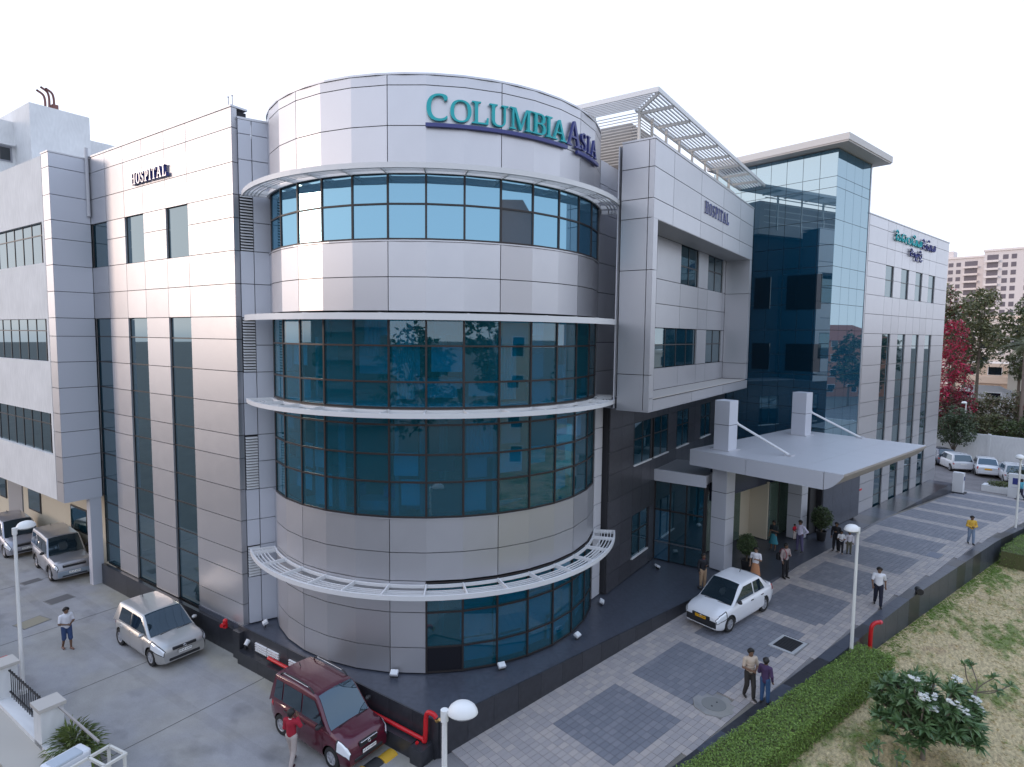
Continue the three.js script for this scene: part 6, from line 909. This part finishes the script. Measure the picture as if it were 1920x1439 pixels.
  if (o.skirt) part('skirt', new THREE.LatheGeometry([[0.12, 0.98], [0.16, 0.86], [0.2, 0.6], [0.26, o.skirtY ?? 0.12], [0.25, (o.skirtY ?? 0.12) - 0.01], [0.1, 0.5]].map(p => new THREE.Vector2(...p)), 22).scale(1, 1, 0.85), cl(o.skirt), t);
  else { const pb = [[[0, 0.98, 0], [0, 0.9, 0], 0.128, 0.135, 0.76]]; for (const [s, [kn, an]] of legs) { pb.push([[s * hip, 0.9, 0], kn, 0.098, 0.076]); const sr = o.shorts ? 0.12 : 0.92; pb.push([kn, [0, 1, 2].map(i => lerp(kn[i], an[i], sr)), 0.075, o.shorts ? 0.07 : 0.06]); } part('trousers', meshOf(pb, 0.02, 0.025), cl(o.pants), t); }
  for (const [s, [kn, an]] of legs) part('shoe', meshOf([[[an[0], an[1] - 0.035, an[2] - 0.03], [an[0] + s * 0.015, an[1] - 0.045, an[2] + 0.15], 0.043, 0.036, 1]], 0.016, 0.02), cl(o.shoes ?? [0.02, 0.018, 0.016], 0.5), t);
  nPeople++; return t;
}
const toCam = p => Math.atan2(-p[0], -p[2]);
const at = (W, N, dy = 0) => WN(W, rampY(W) + dy, N);
{
  const plaid = new THREE.MeshPhysicalMaterial({ color: lin(0.52, 0.42, 0.33), roughness: 0.9 });
  let p = [8.93, 0, -26.85]; person('man in white shirt and blue shorts looking at his phone on the driveway', p, toCam(p) + 0.35, { pose: 'phone', shirt: [0.72, 0.72, 0.76], pants: [0.035, 0.065, 0.16], shorts: true, nod: 0.03, bulk: 1.12, shoes: [0.2, 0.1, 0.07] });
  p = [10.0, 0, -14.35]; person('man in red shirt and beige trousers phoning beside the maroon car', p, 1.9, { pose: 'call', shirt: [0.33, 0.012, 0.03], pants: [0.42, 0.36, 0.33], sleeve: 'long', collar: [0.7, 0.7, 0.65], shoes: [0.05, 0.01, 0.02] });
  p = at(18.3, -9.15); const q = person('man in brown checked shirt facing his companion by the kerb', p, toCam(p) + 0.5, { pose: 'phone', shirt: plaid, pants: [0.03, 0.026, 0.024], sleeve: 'short', h: 1.66 });
  for (let i = 0; i < 5; i++) { const b = part('check_band', new THREE.TorusGeometry(0.152 - 0.003 * Math.abs(i - 2), 0.006, 4, 20).rotateX(Math.PI / 2).scale(1, 1, 0.76), mat(0.16, 0.09, 0.06, { roughness: 0.9 }), q, [0, 0.88 + i * 0.09, 0]); }
  p = WN(18.35, rampY(18.35) + 0.03, -8.66); person('man in purple shirt and jeans seen from behind by the kerb', p, toCam(p) + 2.75, { pose: 'chest', shirt: [0.055, 0.03, 0.085], pants: [0.03, 0.075, 0.17], sleeve: 'long', h: 1.5, hem: 0.88 });
  p = at(27.91, -8.55); person('man in white shirt and navy trousers walking along the kerb', p, toCam(p) + 0.1, { pose: 'walk', shirt: [0.74, 0.74, 0.77], pants: [0.012, 0.014, 0.03], h: 1.66 });
  p = at(40.2, -8.0); person('man in yellow shirt and pale jeans on the far plaza', p, toCam(p) + 0.3, { pose: 'phone', shirt: [0.66, 0.4, 0.06], pants: [0.2, 0.26, 0.36], sleeve: 'long', h: 1.55 });
  p = at(59.2, -8.9); person('man in turquoise shirt striding at the far right edge', p, 2.6, { pose: 'walk', shirt: [0.08, 0.33, 0.42], pants: [0.03, 0.03, 0.06], sleeve: 'long', h: 1.62 });
  p = at(27.86, -12.45); const bp = person('man with a black shoulder bag waiting before the entrance', p, toCam(p) + 0.75, { pose: 'chest', shirt: [0.36, 0.29, 0.28], pants: [0.012, 0.012, 0.015], sleeve: 'long', h: 1.64 });
  part('shoulder_bag', rbox(0.3, 0.34, 0.16, 0.05, 3), mat(0.012, 0.012, 0.014, { roughness: 0.6 }), bp, [-0.2, 1.02, -0.18]); part('bag_strap', new THREE.TorusGeometry(0.22, 0.018, 6, 24).rotateY(Math.PI / 2).scale(1, 1.1, 1), mat(0.3, 0.05, 0.07), bp, [-0.13, 1.18, -0.02]);
  p = at(26.5, -13.2); person('woman in white top and long orange skirt behind the saloon', p, toCam(p) - 0.2, { pose: 'chest', shirt: [0.76, 0.75, 0.78], skirt: [0.52, 0.24, 0.12], hair: 'bun', h: 1.62, skin: [0.28, 0.16, 0.1], sleeve: 'short' });
  p = WN(23.45, 1.2, -14.05); person('man in dark jacket and tan trousers leaning by the canopy column', p, toCam(p) + 0.6, { pose: 'chest', shirt: [0.014, 0.015, 0.02], pants: [0.42, 0.28, 0.17], sleeve: 'long', h: 1.6, collar: [0.3, 0.05, 0.08] });
  p = WN(30.73, 1.2, -14.4); person('woman in teal tunic and black scarf at the lobby door', p, toCam(p) - 0.5, { pose: 'chest', shirt: [0.02, 0.03, 0.035], skirt: [0.035, 0.2, 0.25], skirtY: 0.4, hair: 'long', h: 1.56, sleeve: 'short', pants: [0.02, 0.02, 0.02] });
  p = WN(31.53, 1.2, -13.4); const fa = person('man in lavender shirt carrying a child in red at the entrance', p, toCam(p) - 0.55, { pose: 'hips', shirt: [0.62, 0.6, 0.74], pants: [0.09, 0.08, 0.16], sleeve: 'long', h: 1.66 });
  const pc = V(-0.2, 0.45, 0.2).multiplyScalar(0.98).applyAxisAngle(V(0, 1, 0), toCam(p) - 0.55).add(V(...p)); person('small child in red carried on the lavender shirted man\'s arm', [pc.x, p[1] + 0.62, pc.z], toCam(p) + 0.9, { pose: 'chest', shirt: [0.5, 0.015, 0.04], pants: [0.5, 0.45, 0.42], h: 0.82, sleeve: 'short', skin: [0.2, 0.11, 0.07] });
  p = at(33.28, -12.3); person('woman in black dress standing behind the two boys', p, toCam(p) - 0.2, { pose: 'chest', shirt: [0.014, 0.014, 0.018], pants: [0.016, 0.016, 0.02], sleeve: 'long', h: 1.52, hair: 'long', hem: 0.8 });
  p = at(33.1, -11.98); person('boy in white vest and black trousers before the woman in black', p, toCam(p) + 0.1, { pose: 'phone', shirt: [0.72, 0.72, 0.74], pants: [0.015, 0.015, 0.02], h: 1.18, shoes: [0.4, 0.3, 0.25] });
  p = at(33.35, -11.68); person('boy in pale shirt and olive trousers beside the woman in black', p, toCam(p) + 0.2, { pose: 'stand', shirt: [0.6, 0.58, 0.62], pants: [0.1, 0.095, 0.065], h: 1.17, sleeve: 'long' });
}
renderer.render(scene, camera);
